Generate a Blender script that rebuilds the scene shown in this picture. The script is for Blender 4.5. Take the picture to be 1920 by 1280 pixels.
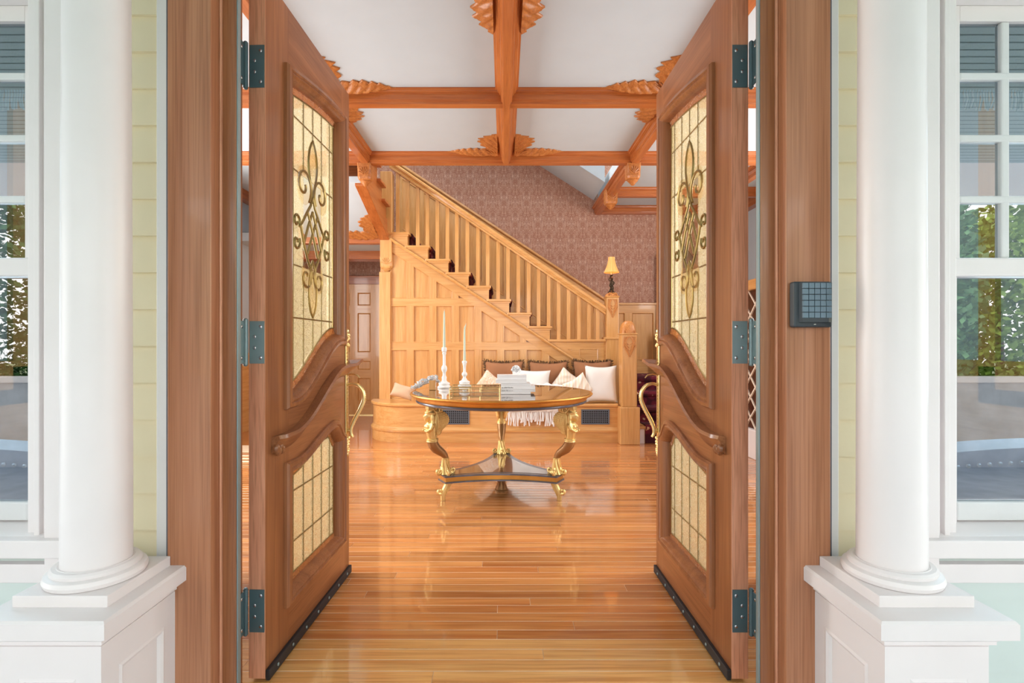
import bpy, bmesh, math, random
from mathutils import Vector, Matrix
random.seed(7)
for o in list(bpy.data.objects): bpy.data.objects.remove(o)
SC = bpy.context.scene
COL = SC.collection
# ---------------------------------------------------------------- camera
F, VX, VY, H = 960.0, 945.0, 645.0, 1.10          # focal length in px, vanishing point, eye height above hall floor
cam_d = bpy.data.cameras.new('camera'); cam = bpy.data.objects.new('camera', cam_d); COL.objects.link(cam)
cam.location = (0, 0, H); cam.rotation_euler = (math.pi/2, 0, 0)
cam_d.sensor_width = 36; cam_d.lens = F/1920*36
cam_d.shift_x = (960-VX)/1920; cam_d.shift_y = (VY-640)/1920
cam_d.clip_start = 0.02
SC.camera = cam
def P(px, py, d): return ((px-VX)*d/F, d, H-(py-VY)*d/F)
# ---------------------------------------------------------------- world, sun, large lights, exposure
def S(r, g, b):
    f = lambda c: c/12.92 if c <= .04045 else ((c+.055)/1.055)**2.4
    return (f(r/255), f(g/255), f(b/255), 1)
W = bpy.data.worlds.new('sky'); SC.world = W; W.use_nodes = True
W.node_tree.nodes['Background'].inputs[0].default_value = (1, .985, .96, 1)
W.node_tree.nodes['Background'].inputs[1].default_value = 3.5
def area(name, loc, rot, sx, sy, power, col=(1, .985, .955)):
    l = bpy.data.lights.new(name, 'AREA'); l.shape = 'RECTANGLE'; l.size = sx; l.size_y = sy; l.energy = power; l.color = col
    o = bpy.data.objects.new(name, l); o.location = loc; o.rotation_euler = rot; COL.objects.link(o); return o
sun_d = bpy.data.lights.new('sun', 'SUN'); sun_d.energy = 8; sun_d.angle = .02; sun_d.color = (1, .95, .85)
sun = bpy.data.objects.new('sun', sun_d); sun.rotation_euler = (math.radians(-38), math.radians(18), 0); COL.objects.link(sun)
HP = math.pi/2
# added fill lamps, out of view: along both side walls and over the stairwell
for y in (2.9, 4.7):
    area('window_daylight', (-3.12, y, 1.75), (0, -HP, 0), 1.9, 1.0, 72)
    area('window_daylight', (3.12, y, 1.75), (0, HP, 0), 1.9, 1.0, 72)
area('skylight_daylight', (-.2, 6.2, 5.4), (0, 0, 0), 2.6, 1.6, 150)
VS = SC.view_settings
VS.view_transform = 'Standard'; VS.look = 'None'; VS.gamma = 1; VS.use_curve_mapping = False; VS.exposure = 0.12
# ---------------------------------------------------------------- materials
class NT:
    def __init__(s, name):
        s.m = bpy.data.materials.new(name); s.m.use_nodes = True; s.t = s.m.node_tree; s.b = s.t.nodes['Principled BSDF']
        s.out = s.t.nodes['Material Output']
    def n(s, typ, **kw):
        x = s.t.nodes.new(typ)
        for k, v in kw.items():
            if k.startswith('i_'):
                k = k[2:]; k = int(k) if k.isdigit() else k.replace('_', ' ')
                if hasattr(v, 'is_linked') or hasattr(v, 'links'): s.t.links.new(v, x.inputs[k])
                else: x.inputs[k].default_value = v
            else: setattr(x, k, v)
        return x
    def l(s, a, b): s.t.links.new(a, b)
    def math(s, op, a, b=None):
        x = s.t.nodes.new('ShaderNodeMath'); x.operation = op
        for i, v in enumerate((a, b)):
            if v is None: continue
            if isinstance(v, (int, float)): x.inputs[i].default_value = v
            else: s.l(v, x.inputs[i])
        return x.outputs[0]
    def ramp(s, fac, stops):
        r = s.t.nodes.new('ShaderNodeValToRGB'); s.l(fac, r.inputs[0])
        e = r.color_ramp.elements
        while len(e) < len(stops): e.new(.5)
        for i, (p, c) in enumerate(stops): e[i].position = p; e[i].color = c
        return r.outputs[0]
    def mix(s, fac, a, b, mode='MIX'):
        x = s.t.nodes.new('ShaderNodeMix'); x.data_type = 'RGBA'; x.blend_type = mode
        for i, v in ((0, fac), (6, a), (7, b)):
            if isinstance(v, (int, float, tuple)): x.inputs[i].default_value = v
            else: s.l(v, x.inputs[i])
        return x.outputs[2]
    def bump(s, h, strength=.2, dist=.005):
        x = s.t.nodes.new('ShaderNodeBump'); x.inputs['Strength'].default_value = strength; x.inputs['Distance'].default_value = dist
        s.l(h, x.inputs['Height']); s.l(x.outputs[0], s.b.inputs['Normal'])
    def set(s, **kw):
        for k, v in kw.items():
            i = s.b.inputs[k.replace('_', ' ')]
            if isinstance(v, (int, float, tuple)): i.default_value = v
            else: s.l(v, i)
MATS = {}
def plain(name, col, rough=.5, metal=0, bump=0, bscale=60, var=.06, **kw):
    m = NT(name); g = m.n('ShaderNodeNewGeometry')
    nz = m.n('ShaderNodeTexNoise', i_Scale=bscale, i_Detail=3.0); m.l(g.outputs['Position'], nz.inputs['Vector'])
    big = m.n('ShaderNodeTexNoise', i_Scale=5.0, i_Detail=3.0); m.l(g.outputs['Position'], big.inputs['Vector'])
    c2 = tuple(max(0, c*(1-2*var)) for c in col[:3])+(1,)
    m.set(Base_Color=m.ramp(big.outputs[0], [(.35, c2), (.65, col)]), Roughness=rough, Metallic=metal)
    if bump: m.bump(nz.outputs[0], bump, .004)
    for k, v in kw.items(): m.set(**{k: v})
    MATS[name] = m.m; return m.m
def wood(name, c1, c2, axis, rough=.35, coarse=26, fine=150, along=1.6, coat=0, randv=0, bump=.12, pore=.75):
    m = NT(name); g = m.n('ShaderNodeNewGeometry'); oi = m.n('ShaderNodeObjectInfo')
    off = m.math('MULTIPLY', oi.outputs['Random'], 17.0)
    ad = m.n('ShaderNodeVectorMath', operation='ADD'); m.l(g.outputs['Position'], ad.inputs[0]); m.l(off, ad.inputs[1])
    def noise(sc, al, det, dist):
        mp = m.n('ShaderNodeMapping'); s = [sc]*3; s[axis] = al; mp.inputs['Scale'].default_value = s
        m.l(ad.outputs[0], mp.inputs[0])
        nz = m.n('ShaderNodeTexNoise', i_Scale=1.0, i_Detail=det, i_Distortion=dist); m.l(mp.outputs[0], nz.inputs['Vector']); return nz.outputs[0]
    a = noise(coarse, along, 4.0, .8); b = noise(fine, along*4, 2.0, 0.0)
    col = m.ramp(a, [(.3, c2), (.7, c1)])
    dk = m.ramp(b, [(.33, (.72, .66, .6, 1)), (.55, (1, 1, 1, 1))])
    col = m.mix(pore, col, dk, 'MULTIPLY')
    if randv:
        hs = m.n('ShaderNodeHueSaturation'); m.l(col, hs.inputs['Color'])
        mr = m.n('ShaderNodeMapRange'); m.l(oi.outputs['Random'], mr.inputs[0]); mr.inputs[3].default_value = 1-randv; mr.inputs[4].default_value = 1+randv
        m.l(mr.outputs[0], hs.inputs['Value']); col = hs.outputs[0]
    m.set(Base_Color=col, Roughness=rough)
    if coat: m.set(Coat_Weight=coat, Coat_Roughness=.06)
    m.bump(b, bump, .002)
    MATS[name] = m.m; return m.m
for ax, s in enumerate('xyz'):
    wood('oak_'+s, S(224, 172, 110), S(208, 150, 84), ax, .3, coat=.35, pore=.35)                 # stair, bench, panelling
    wood('beam_'+s, S(188, 112, 58), S(164, 88, 40), ax, .3, coat=.25, pore=.5)                 # ceiling beams
    wood('mahogany_'+s, S(172, 114, 74), S(142, 88, 54), ax, .3, 18, 190, .9, .2)   # front doors
wood('casing_wood', S(196, 138, 102), S(168, 108, 74), 2, .33, 16, 190, .7, .25)
wood('door_edge_wood', S(238, 176, 142), S(218, 152, 118), 2, .5, 30, 220, 2)
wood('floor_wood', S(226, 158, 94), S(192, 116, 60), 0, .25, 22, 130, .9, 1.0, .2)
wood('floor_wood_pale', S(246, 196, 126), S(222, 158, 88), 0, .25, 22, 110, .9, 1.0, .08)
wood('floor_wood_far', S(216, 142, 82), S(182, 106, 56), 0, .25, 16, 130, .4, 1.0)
wood('dark_wood', S(92, 50, 30), S(60, 32, 20), 2, .4)
wood('carved_oak', S(216, 150, 84), S(188, 118, 58), 2, .4, 60, 200, 30, pore=.5)
wood('carved_wood', S(200, 130, 70), S(164, 96, 44), 1, .4, 60, 200, 30)
plain('white_paint', S(242, 236, 236), .35, bump=.05, bscale=40, var=.015)
plain('trim_paint', S(250, 250, 250), .35, bump=.05, bscale=40, var=.01)
plain('old_white_paint', S(230, 231, 232), .4, bump=.25, bscale=35, var=.03)
plain('plaster', S(188, 199, 206), .8, var=.012)
plain('siding_paint', S(255, 243, 208), .45, bump=.05, var=.02)
plain('aqua_paint', S(214, 226, 222), .45, var=.02)
plain('caulk', S(96, 98, 108), .8)
plain('steel', S(150, 172, 176), .4, .45, bump=.03)
plain('steel_dark', S(104, 130, 138), .4, .45, bump=.03)
plain('black_rubber', S(34, 38, 44), .5)
plain('brass', S(246, 220, 156), .28, .85, bump=.1, bscale=220)
plain('came_brass', S(160, 140, 88), .35, .8)
plain('gold_leaf', S(250, 214, 142), .42, .75, bump=.3, bscale=150, var=.12)
plain('antique_gold', S(222, 160, 76), .36, .7, bump=.1, bscale=60, var=.14)
plain('bronze_brown', S(176, 126, 76), .36, .4, var=.14)
plain('ebony', S(98, 100, 112), .2, .3)
plain('tabletop_dark', S(96, 66, 42), .12, Coat_Weight=1.0, Coat_Roughness=.02)
plain('white_ceramic', S(244, 242, 238), .45, var=.01)
plain('paper', S(226, 224, 218), .8, bump=.2, bscale=300)
plain('book_white', S(243, 243, 243), .5, var=.01)
plain('book_grey', S(222, 222, 222), .5, var=.01)
plain('ink', S(120, 120, 120), .6)
plain('wax_green', S(200, 214, 194), .45, var=.01, Subsurface_Weight=.1)
plain('brown_fabric', S(164, 112, 76), .9, bump=.4, bscale=300)
plain('fringe_brown', S(116, 86, 58), .9, var=.2)
plain('cream_fabric', S(240, 226, 208), .85, bump=.3, bscale=260, var=.03)
plain('white_fabric', S(238, 236, 232), .9, bump=.35, bscale=260, var=.02)
plain('beige_fabric', S(214, 178, 146), .9, bump=.3, bscale=260)
plain('blue_leather', S(58, 100, 150), .38, bump=.15, bscale=40, var=.1)
plain('nailhead', S(200, 200, 205), .25, 1)
plain('dark_bronze', S(70, 56, 42), .4, .8, bump=.3, bscale=120)
plain('keypad_body', S(52, 62, 70), .4)
plain('keypad_key', S(112, 136, 152), .35)
plain('foliage', S(134, 168, 70), .55, var=.25)
plain('foliage_dark', S(92, 140, 92), .55, var=.25)
plain('lawn', S(120, 132, 92), .9, var=.2)
plain('stone', S(204, 208, 214), .8, var=.1)
plain('subfloor', S(240, 214, 182), .6)  # pale colour in the gaps stands in for sky glints on plank edges
plain('vent_metal', S(120, 128, 138), .35, .6)
plain('void_black', S(14, 14, 16), .9)
def pat_mat():
    # paisley wallpaper: staggered medallions with rings and petals, in world X/Z
    m = NT('wallpaper'); g = m.n('ShaderNodeNewGeometry'); sp = m.n('ShaderNodeSeparateXYZ'); m.l(g.outputs['Position'], sp.inputs[0])
    nz = m.n('ShaderNodeTexNoise', i_Scale=14.0, i_Detail=3.0); m.l(g.outputs['Position'], nz.inputs['Vector'])
    v = m.math('DIVIDE', sp.outputs[2], .30); fv = m.math('FLOOR', v)
    st = m.math('MULTIPLY', m.math('MODULO', m.math('ADD', fv, 40.0), 2.0), .5)
    u = m.math('ADD', m.math('DIVIDE', sp.outputs[0], .314), st)
    uf = m.math('ABSOLUTE', m.math('SUBTRACT', m.math('FRACT', m.math('ADD', u, 50.0)), .5)); vf = m.math('SUBTRACT', m.math('FRACT', v), .5)
    cb = m.n('ShaderNodeCombineXYZ'); m.l(m.math('MULTIPLY', uf, 9.0), cb.inputs[0]); m.l(m.math('MULTIPLY', vf, 4.6), cb.inputs[1])
    n1 = m.n('ShaderNodeTexNoise', i_Scale=1.0, i_Detail=2.0, i_Distortion=.9); m.l(cb.outputs[0], n1.inputs['Vector'])
    n2 = m.n('ShaderNodeTexNoise', i_Scale=.45, i_Detail=1.0); m.l(cb.outputs[0], n2.inputs['Vector'])
    lines = m.math('SINE', m.math('MULTIPLY', n1.outputs[0], 46.0))
    base = m.ramp(n2.outputs[0], [(.38, S(172, 122, 100)), (.5, S(182, 136, 112)), (.62, S(190, 152, 132))])
    lc = m.ramp(lines, [(.0, S(146, 96, 80)), (.35, S(178, 132, 110)), (.75, S(182, 138, 116)), (.95, S(216, 186, 166))])
    col = m.mix(.55, base, lc)
    d = m.math('SQRT', m.math('ADD', m.math('POWER', m.math('MULTIPLY', uf, 1.05), 2.0), m.math('POWER', vf, 2.0)))
    dot = m.ramp(m.math('SINE', m.math('MULTIPLY', d, 75.0)), [(.5, (0, 0, 0, 1)), (.9, (.7, .7, .7, 1))])
    near = m.ramp(d, [(.075, (1, 1, 1, 1)), (.09, (0, 0, 0, 1))])
    col = m.mix(m.mix(1.0, dot, near, 'MULTIPLY'), col, S(206, 180, 162))
    m.set(Base_Color=col, Roughness=.75); MATS['wallpaper'] = m.m
    # burgundy carpet with cream blossoms
    m = NT('carpet'); g = m.n('ShaderNodeNewGeometry')
    vo = m.n('ShaderNodeTexVoronoi', i_Scale=9.0); m.l(g.outputs['Position'], vo.inputs['Vector'])
    nz = m.n('ShaderNodeTexNoise', i_Scale=30.0, i_Detail=2.0); m.l(g.outputs['Position'], nz.inputs['Vector'])
    nz2 = m.n('ShaderNodeTexNoise', i_Scale=400.0); m.l(g.outputs['Position'], nz2.inputs['Vector'])
    dd = m.math('ADD', vo.outputs['Distance'], m.math('MULTIPLY', nz.outputs[0], .35))
    col = m.ramp(dd, [(.27, S(216, 176, 140)), (.34, S(120, 34, 50)), (.6, S(110, 28, 46)), (.75, S(72, 18, 32))])
    m.set(Base_Color=col, Roughness=.95); m.bump(nz2.outputs[0], .5, .004); MATS['carpet'] = m.m
    # patterned pillow
    m = NT('peach_fabric'); g = m.n('ShaderNodeNewGeometry')
    nz = m.n('ShaderNodeTexNoise', i_Scale=26.0, i_Detail=2.0, i_Distortion=1.5); m.l(g.outputs['Position'], nz.inputs['Vector'])
    m.set(Base_Color=m.ramp(nz.outputs[0], [(.45, S(236, 206, 178)), (.52, S(216, 170, 138)), (.6, S(240, 222, 204))]), Roughness=.9); MATS['peach_fabric'] = m.m
    # satin with soft stripes
    m = NT('satin'); g = m.n('ShaderNodeNewGeometry'); wv = m.n('ShaderNodeTexWave', i_Scale=9.0, i_Distortion=2.0); m.l(g.outputs['Position'], wv.inputs['Vector'])
    m.set(Base_Color=m.ramp(wv.outputs[0], [(.2, S(236, 218, 194)), (.7, S(244, 234, 220))]), Roughness=.45, Sheen_Weight=.4); MATS['satin'] = m.m
    # porch ceiling boards (seen only in the window glass)
    m = NT('teal_boards'); g = m.n('ShaderNodeNewGeometry'); wv = m.n('ShaderNodeTexWave', i_Scale=4.0, bands_direction='Y'); m.l(g.outputs['Position'], wv.inputs['Vector'])
    m.set(Base_Color=m.ramp(wv.outputs[0], [(.04, S(104, 128, 138)), (.12, S(176, 200, 208))]), Roughness=.6); MATS['teal_boards'] = m.m
pat_mat()
def glassy(name, tint, rough, refl, bump=0, bscale=90, diff=0, diffcol=(.9, .85, .7, 1), transl=False):
    # pane: part mirror, part see-through, part milky texture
    m = NT(name); t = m.t
    tr = m.n('ShaderNodeBsdfTransparent'); tr.inputs[0].default_value = tint
    gl = m.n('ShaderNodeBsdfGlossy'); gl.inputs['Roughness'].default_value = rough; gl.inputs[0].default_value = (.95, .97, 1, 1)
    fr = m.n('ShaderNodeLayerWeight'); fr.inputs[0].default_value = refl
    gb = m.n('ShaderNodeNewGeometry')      # mirror on the outer faces only, so a thin pane does not trap light between its two sides
    mx = m.n('ShaderNodeMixShader'); m.l(m.math('MULTIPLY', fr.outputs['Fresnel'], m.math('SUBTRACT', 1.0, gb.outputs['Backfacing'])), mx.inputs[0])
    if diff:
        g = m.n('ShaderNodeNewGeometry'); nz = m.n('ShaderNodeTexNoise', i_Scale=bscale, i_Detail=2.0, i_Distortion=2.0); m.l(g.outputs['Position'], nz.inputs['Vector'])
        df = m.n('ShaderNodeBsdfTranslucent'); df.inputs[0].default_value = diffcol
        d2 = m.n('ShaderNodeBsdfDiffuse'); d2.inputs[0].default_value = diffcol
        ms = m.n('ShaderNodeMixShader'); ms.inputs[0].default_value = .5; m.l(df.outputs[0], ms.inputs[1]); m.l(d2.outputs[0], ms.inputs[2])
        fac = m.ramp(nz.outputs[0], [(.40, (diff*.55,)*3+(1,)), (.56, (diff*1.1,)*3+(1,))])
        m2 = m.n('ShaderNodeMixShader'); m.l(fac, m2.inputs[0]); m.l(tr.outputs[0], m2.inputs[1]); m.l(ms.outputs[0], m2.inputs[2])
        bp = m.n('ShaderNodeBump'); bp.inputs['Strength'].default_value = bump; bp.inputs['Distance'].default_value = .004
        m.l(nz.outputs[0], bp.inputs['Height']); m.l(bp.outputs[0], gl.inputs['Normal']); m.l(bp.outputs[0], d2.inputs['Normal'])
        m.l(m2.outputs[0], mx.inputs[1])
    else: m.l(tr.outputs[0], mx.inputs[1])
    m.l(gl.outputs[0], mx.inputs[2]); m.l(mx.outputs[0], m.out.inputs[0]); t.nodes.remove(m.b); MATS[name] = m.m
glassy('chip_glass', (.99, .95, .82, 1), .12, .3, .8, 110, .5, S(242, 230, 190))
glassy('amber_glass', (.86, .66, .44, 1), .12, .35, .5, 120, .6, S(206, 150, 98))
glassy('bevel_glass', (.98, .94, .84, 1), .05, .3)
glassy('window_glass', (.50, .60, .66, 1), .0, .68)
glassy('tray_glass', (.8, .8, .78, 1), .02, .5)
def emis(name, col, strength, base):
    m = NT(name); m.set(Base_Color=base, Roughness=.8); m.b.inputs['Emission Color'].default_value = col; m.b.inputs['Emission Strength'].default_value = strength
    MATS[name] = m.m
emis('lamp_shade_silk', S(255, 160, 70), .4, S(226, 166, 100))
# ---------------------------------------------------------------- mesh helpers
def origin_of(p):
    v = Vector((0, 0, 0))
    while p is not None: v += Vector(p.location); p = p.parent
    return v
class MB:
    def __init__(s): s.v = []; s.f = []
    def add(s, vs, fs):
        b = len(s.v); s.v += [tuple(v) for v in vs]; s.f += [tuple(i+b for i in f) for f in fs]; return s
    def box(s, x0, x1, y0, y1, z0, z1):
        return s.add([(x0,y0,z0),(x1,y0,z0),(x1,y1,z0),(x0,y1,z0),(x0,y0,z1),(x1,y0,z1),(x1,y1,z1),(x0,y1,z1)],
                     [(0,3,2,1),(4,5,6,7),(0,1,5,4),(1,2,6,5),(2,3,7,6),(3,0,4,7)])
    def prism(s, poly, fn, w0, w1):
        n = len(poly)
        return s.add([fn(u, v, w0) for u, v in poly]+[fn(u, v, w1) for u, v in poly],
                     [tuple(range(n)), tuple(range(2*n-1, n-1, -1))]+[(i, (i+1) % n, n+(i+1) % n, n+i) for i in range(n)])
    def loft(s, rings, close=True, caps=True):
        n = len(rings[0]); vs = [p for r in rings for p in r]; fs = []
        for k in range(len(rings)-1):
            for i in range(n if close else n-1):
                j = (i+1) % n; fs.append((k*n+i, k*n+j, (k+1)*n+j, (k+1)*n+i))
        if caps and close: fs += [tuple(range(n-1, -1, -1)), tuple(range((len(rings)-1)*n, len(rings)*n))]
        return s.add(vs, fs)
    def lathe(s, prof, c=(0, 0, 0), seg=32, caps=True):
        rings = [[(c[0]+r*math.cos(2*math.pi*i/seg), c[1]+r*math.sin(2*math.pi*i/seg), c[2]+z) for i in range(seg)] for r, z in prof]
        return s.loft(rings, True, caps)
    def tube(s, pts, r, seg=8, closed=False, flat=1.0):
        pts = [Vector(p) for p in pts]; n = len(pts); rings = []
        t0 = (pts[1]-pts[0]).normalized(); up = Vector((0, 0, 1)) if abs(t0.z) < .9 else Vector((0, 1, 0))
        a = t0.cross(up).normalized()
        for i in range(n):
            if closed: t = (pts[(i+1) % n]-pts[i-1]).normalized()
            else: t = (pts[min(i+1, n-1)]-pts[max(i-1, 0)]).normalized()
            a = (a-t*a.dot(t)); a = a.normalized() if a.length > 1e-6 else t.orthogonal().normalized(); b = t.cross(a)
            rr = r(i/(n-1)) if callable(r) else r
            rings.append([tuple(pts[i]+a*rr*math.cos(2*math.pi*k/seg)+b*rr*flat*math.sin(2*math.pi*k/seg)) for k in range(seg)])
        if closed: rings.append(rings[0])
        return s.loft(rings, True, not closed)
    def ball(s, c, r, seg=14, rings=9):
        r = (r, r, r) if isinstance(r, (int, float)) else r
        rr = []
        for k in range(rings+1):
            a = math.pi*k/rings; q = max(math.sin(a), .02)
            rr.append([(c[0]+r[0]*q*math.cos(2*math.pi*i/seg), c[1]+r[1]*q*math.sin(2*math.pi*i/seg), c[2]-r[2]*math.cos(a)) for i in range(seg)])
        return s.loft(rr)
    def sweep(s, path, prof, fn, closed=True):
        # prof: (inward offset, height) pairs; path counter-clockwise in (u,v)
        n = len(path); rings = []
        for i in range(n):
            p = Vector(path[i]); d1 = (p-Vector(path[i-1])); d2 = (Vector(path[(i+1) % n])-p)
            if not closed and i == 0: d1 = d2
            if not closed and i == n-1: d2 = d1
            d1.normalize(); d2.normalize(); n1 = Vector((-d1.y, d1.x)); n2 = Vector((-d2.y, d2.x))
            m = (n1+n2)/max(.35, 1+n1.dot(n2))
            rings.append([fn(p.x+m.x*o, p.y+m.y*o, w) for o, w in prof])
        if closed: rings.append(rings[0])
        return s.loft(rings, True, not closed)
    def build(s, name, mat, parent=None, smooth=False, bevel=0, local=False, angle=35, data_only=False):
        off = Vector((0, 0, 0)) if (local or parent is None) else origin_of(parent)
        me = bpy.data.meshes.new(name); me.from_pydata([tuple(Vector(v)-off) for v in s.v], [], s.f)
        bm = bmesh.new(); bm.from_mesh(me); bmesh.ops.remove_doubles(bm, verts=bm.verts, dist=1e-6)
        bmesh.ops.recalc_face_normals(bm, faces=bm.faces); bm.to_mesh(me); bm.free()
        if smooth:
            for p in me.polygons: p.use_smooth = True
            me.set_sharp_from_angle(angle=math.radians(angle))
        me.materials.append(MATS[mat])
        if data_only: return me
        o = bpy.data.objects.new(name, me); COL.objects.link(o); o.parent = parent
        if bevel:
            b = o.modifiers.new('bevel', 'BEVEL'); b.width = bevel; b.segments = 2; b.limit_method = 'ANGLE'; b.angle_limit = math.radians(40)
        return o
def link(name, me, parent=None, loc=(0, 0, 0), rot=(0, 0, 0), scale=(1, 1, 1)):
    o = bpy.data.objects.new(name, me); COL.objects.link(o); o.parent = parent; o.location = loc; o.rotation_euler = rot; o.scale = scale; return o
def tag(o, label=None, cat=None, group=None, kind=None):
    for k, v in (('label', label), ('category', cat), ('group', group), ('kind', kind)):
        if v: o[k] = v
    return o
def thing(name, loc, label, cat, group=None, rz=0):
    o = bpy.data.objects.new(name, None); COL.objects.link(o); o.location = loc; o.rotation_euler = (0, 0, rz); o.empty_display_size = .05
    return tag(o, label, cat, group)
def copy_tree(o, parent=None):
    c = o.copy(); COL.objects.link(c); c.parent = parent
    for ch in list(o.children): copy_tree(ch, c)
    return c
def struct(o): o['kind'] = 'structure'; return o
def box(name, mat, parent, x0, x1, y0, y1, z0, z1, bevel=0, **kw): return MB().box(x0, x1, y0, y1, z0, z1).build(name, mat, parent, bevel=bevel, **kw)
def clip(poly, a, b, c):
    # keep a*u+b*v <= c
    out = []
    for i in range(len(poly)):
        p, q = poly[i], poly[(i+1) % len(poly)]; dp = a*p[0]+b*p[1]-c; dq = a*q[0]+b*q[1]-c
        if dp <= 0: out.append(p)
        if dp*dq < 0: t = dp/(dp-dq); out.append((p[0]+t*(q[0]-p[0]), p[1]+t*(q[1]-p[1])))
    return out
def clip_rect(poly, x0, x1, y0, y1):
    for a in ((-1, 0, -x0), (1, 0, x1), (0, -1, -y0), (0, 1, y1)):
        poly = clip(poly, *a)
        if len(poly) < 3: return []
    return poly
def area2(poly): return .5*sum(poly[i][0]*poly[(i+1) % len(poly)][1]-poly[(i+1) % len(poly)][0]*poly[i][1] for i in range(len(poly)))
def inset(poly, o):
    if area2(poly) < 0: poly = poly[::-1]
    n = len(poly); out = []
    for i in range(n):
        p = Vector(poly[i]); d1 = (p-Vector(poly[i-1])).normalized(); d2 = (Vector(poly[(i+1) % n])-p).normalized()
        n1 = Vector((-d1.y, d1.x)); n2 = Vector((-d2.y, d2.x)); m = (n1+n2)/max(.3, 1+n1.dot(n2)); out.append((p.x+m.x*o, p.y+m.y*o))
    return out
def panel_mb(poly, fn, lip=.006, depth=.016, w=.012, back=.02, raise_=0):
    # sunk panel: moulded lip at the edge, field recessed by depth (w grows away from the viewer)
    mb = MB()
    if area2(poly) < 0: poly = poly[::-1]
    rings = [[fn(u, v, back) for u, v in poly], [fn(u, v, -lip*.2) for u, v in poly], [fn(u, v, -lip) for u, v in inset(poly, w*.35)],
             [fn(u, v, lip*.3) for u, v in inset(poly, w*.7)], [fn(u, v, depth) for u, v in inset(poly, w)]]
    if raise_: rings += [[fn(u, v, depth) for u, v in inset(poly, w+.006)], [fn(u, v, depth-raise_) for u, v in inset(poly, w+.03)]]
    return mb.loft(rings)
def fy(y0): return lambda u, v, w: (u, y0+w, v)          # wall facing the camera
def sm(t): t = min(1, max(0, t)); return t*t*(3-2*t)
# ================================================================ STRUCTURE
ZC = 3.01                       # hall ceiling
YS, YB = 6.25, 7.15             # stair string plane, stair back wall
# ---- floor
floor = struct(box('floor', 'subfloor', None, -3.3, 3.3, 1.53, 8.2, -.12, -.0012))
PW = .0621
unit = MB(); w2, b = .5, .012
prof = [(-.5, -1), (-.5, -.12), (-.475, 0), (.475, 0), (.5, -.12), (.5, -1)]
unit.loft([[(x, y, z) for y, z in prof] for x in (-.5, .5)])
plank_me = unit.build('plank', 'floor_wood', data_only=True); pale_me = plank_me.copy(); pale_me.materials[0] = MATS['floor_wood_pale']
rows = int((5.62-1.60)/PW)
rng = random.Random(3)
for r in range(rows):
    y = 1.60+(r+.5)*PW; x = -2.25-rng.random()*.6
    lim = min(2.2, .55*y+.45)
    while x < lim:
        L = rng.uniform(1.5, 2.9)
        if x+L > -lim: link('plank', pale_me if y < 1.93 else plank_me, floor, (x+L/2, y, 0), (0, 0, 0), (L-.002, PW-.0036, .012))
        x += L
far = MB()
for r in range(42):
    y = 1.60+rows*PW+r*PW; far.box(-3.3, 3.3, y+.0014, y+PW-.0014, -.011, 0)
for r in range(rows):
    y = 1.60+r*PW; lim = min(2.2, .55*(y+PW/2)+.45)+2.9
    if lim < 3.3: far.box(lim, 3.3, y+.001, y+PW-.001, -.011, -.0005)
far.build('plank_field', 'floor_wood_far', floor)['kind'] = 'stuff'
box('threshold', 'casing_wood', floor, -.846, .814, 1.45, 1.60, -.06, .004, .004)
# ---- ceiling with stairwell opening X -2.4..1.31, Y 5.15..7.15
ce = MB()
ce.box(-3.3, 3.3, 1.53, 5.15, ZC, ZC+.25); ce.box(1.31, 3.3, 5.15, 8.2, ZC, ZC+.25); ce.box(-3.3, -2.4, 5.15, 8.2, ZC, ZC+.25)
ce.box(-2.4, 1.31, 7.16, 8.2, ZC, ZC+.25)
ceiling = struct(ce.build('ceiling', 'plaster'))
box('upper_ceiling', 'plaster', ceiling, -3.3, 3.3, 4.9, 8.2, 5.6, 5.7)
# beam cross-section: half width, height below ceiling
BP = [(.085, 0), (.085, -.010), (.074, -.014), (.070, -.026), (.060, -.030), (.060, -.036), (.052, -.038), (.050, -.078), (.043, -.080), (.042, -.086), (.036, -.089), (.034, -.104)]
BPS = [(.086, 0), (.085, -.012), (.072, -.017), (.067, -.03), (.056, -.034), (.055, -.042), (.046, -.046), (.040, -.088), (.033, -.091), (.032, -.099), (.026, -.103), (.025, -.118)]
def beam(name, a, bb, axis, half=BP, widen=0, z=ZC, mat=None):
    full = [(-(h+widen), dz) for h, dz in half]+[(h+widen, dz) for h, dz in half[::-1]]
    mb = MB()
    if axis == 'x': mb.loft([[(x, bb+o, z+dz+.0005) for o, dz in full] for x in a])
    else: mb.loft([[(bb+o, y, z+dz+.0005) for o, dz in full] for y in a])
    return mb.build(name, mat or 'beam_'+axis, ceiling)
XB = (-1.39, .02, 1.31)
for y in (2.54, 3.89): beam('beam', (-3.3, 3.3), y, 'x')
beam('beam', (-3.3, 3.3), 5.15, 'x')
for x in XB: beam('beam', (1.66, 5.14), x, 'y', BPS if abs(x) < .5 else BP, z=ZC-.0015)
for x in (-2.8, 2.72): beam('beam', (1.66, 5.14), x, 'y', z=ZC-.0015)
beam('beam', (5.16, YB-.005), 1.31, 'y', z=ZC-.0025)
beam('beam', (1.31, 3.3), YS+.05, 'x'); beam('beam', (1.31, 3.3), YB-.03, 'x')
beam('beam', (5.16, 7.1), 2.72, 'y')
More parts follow.
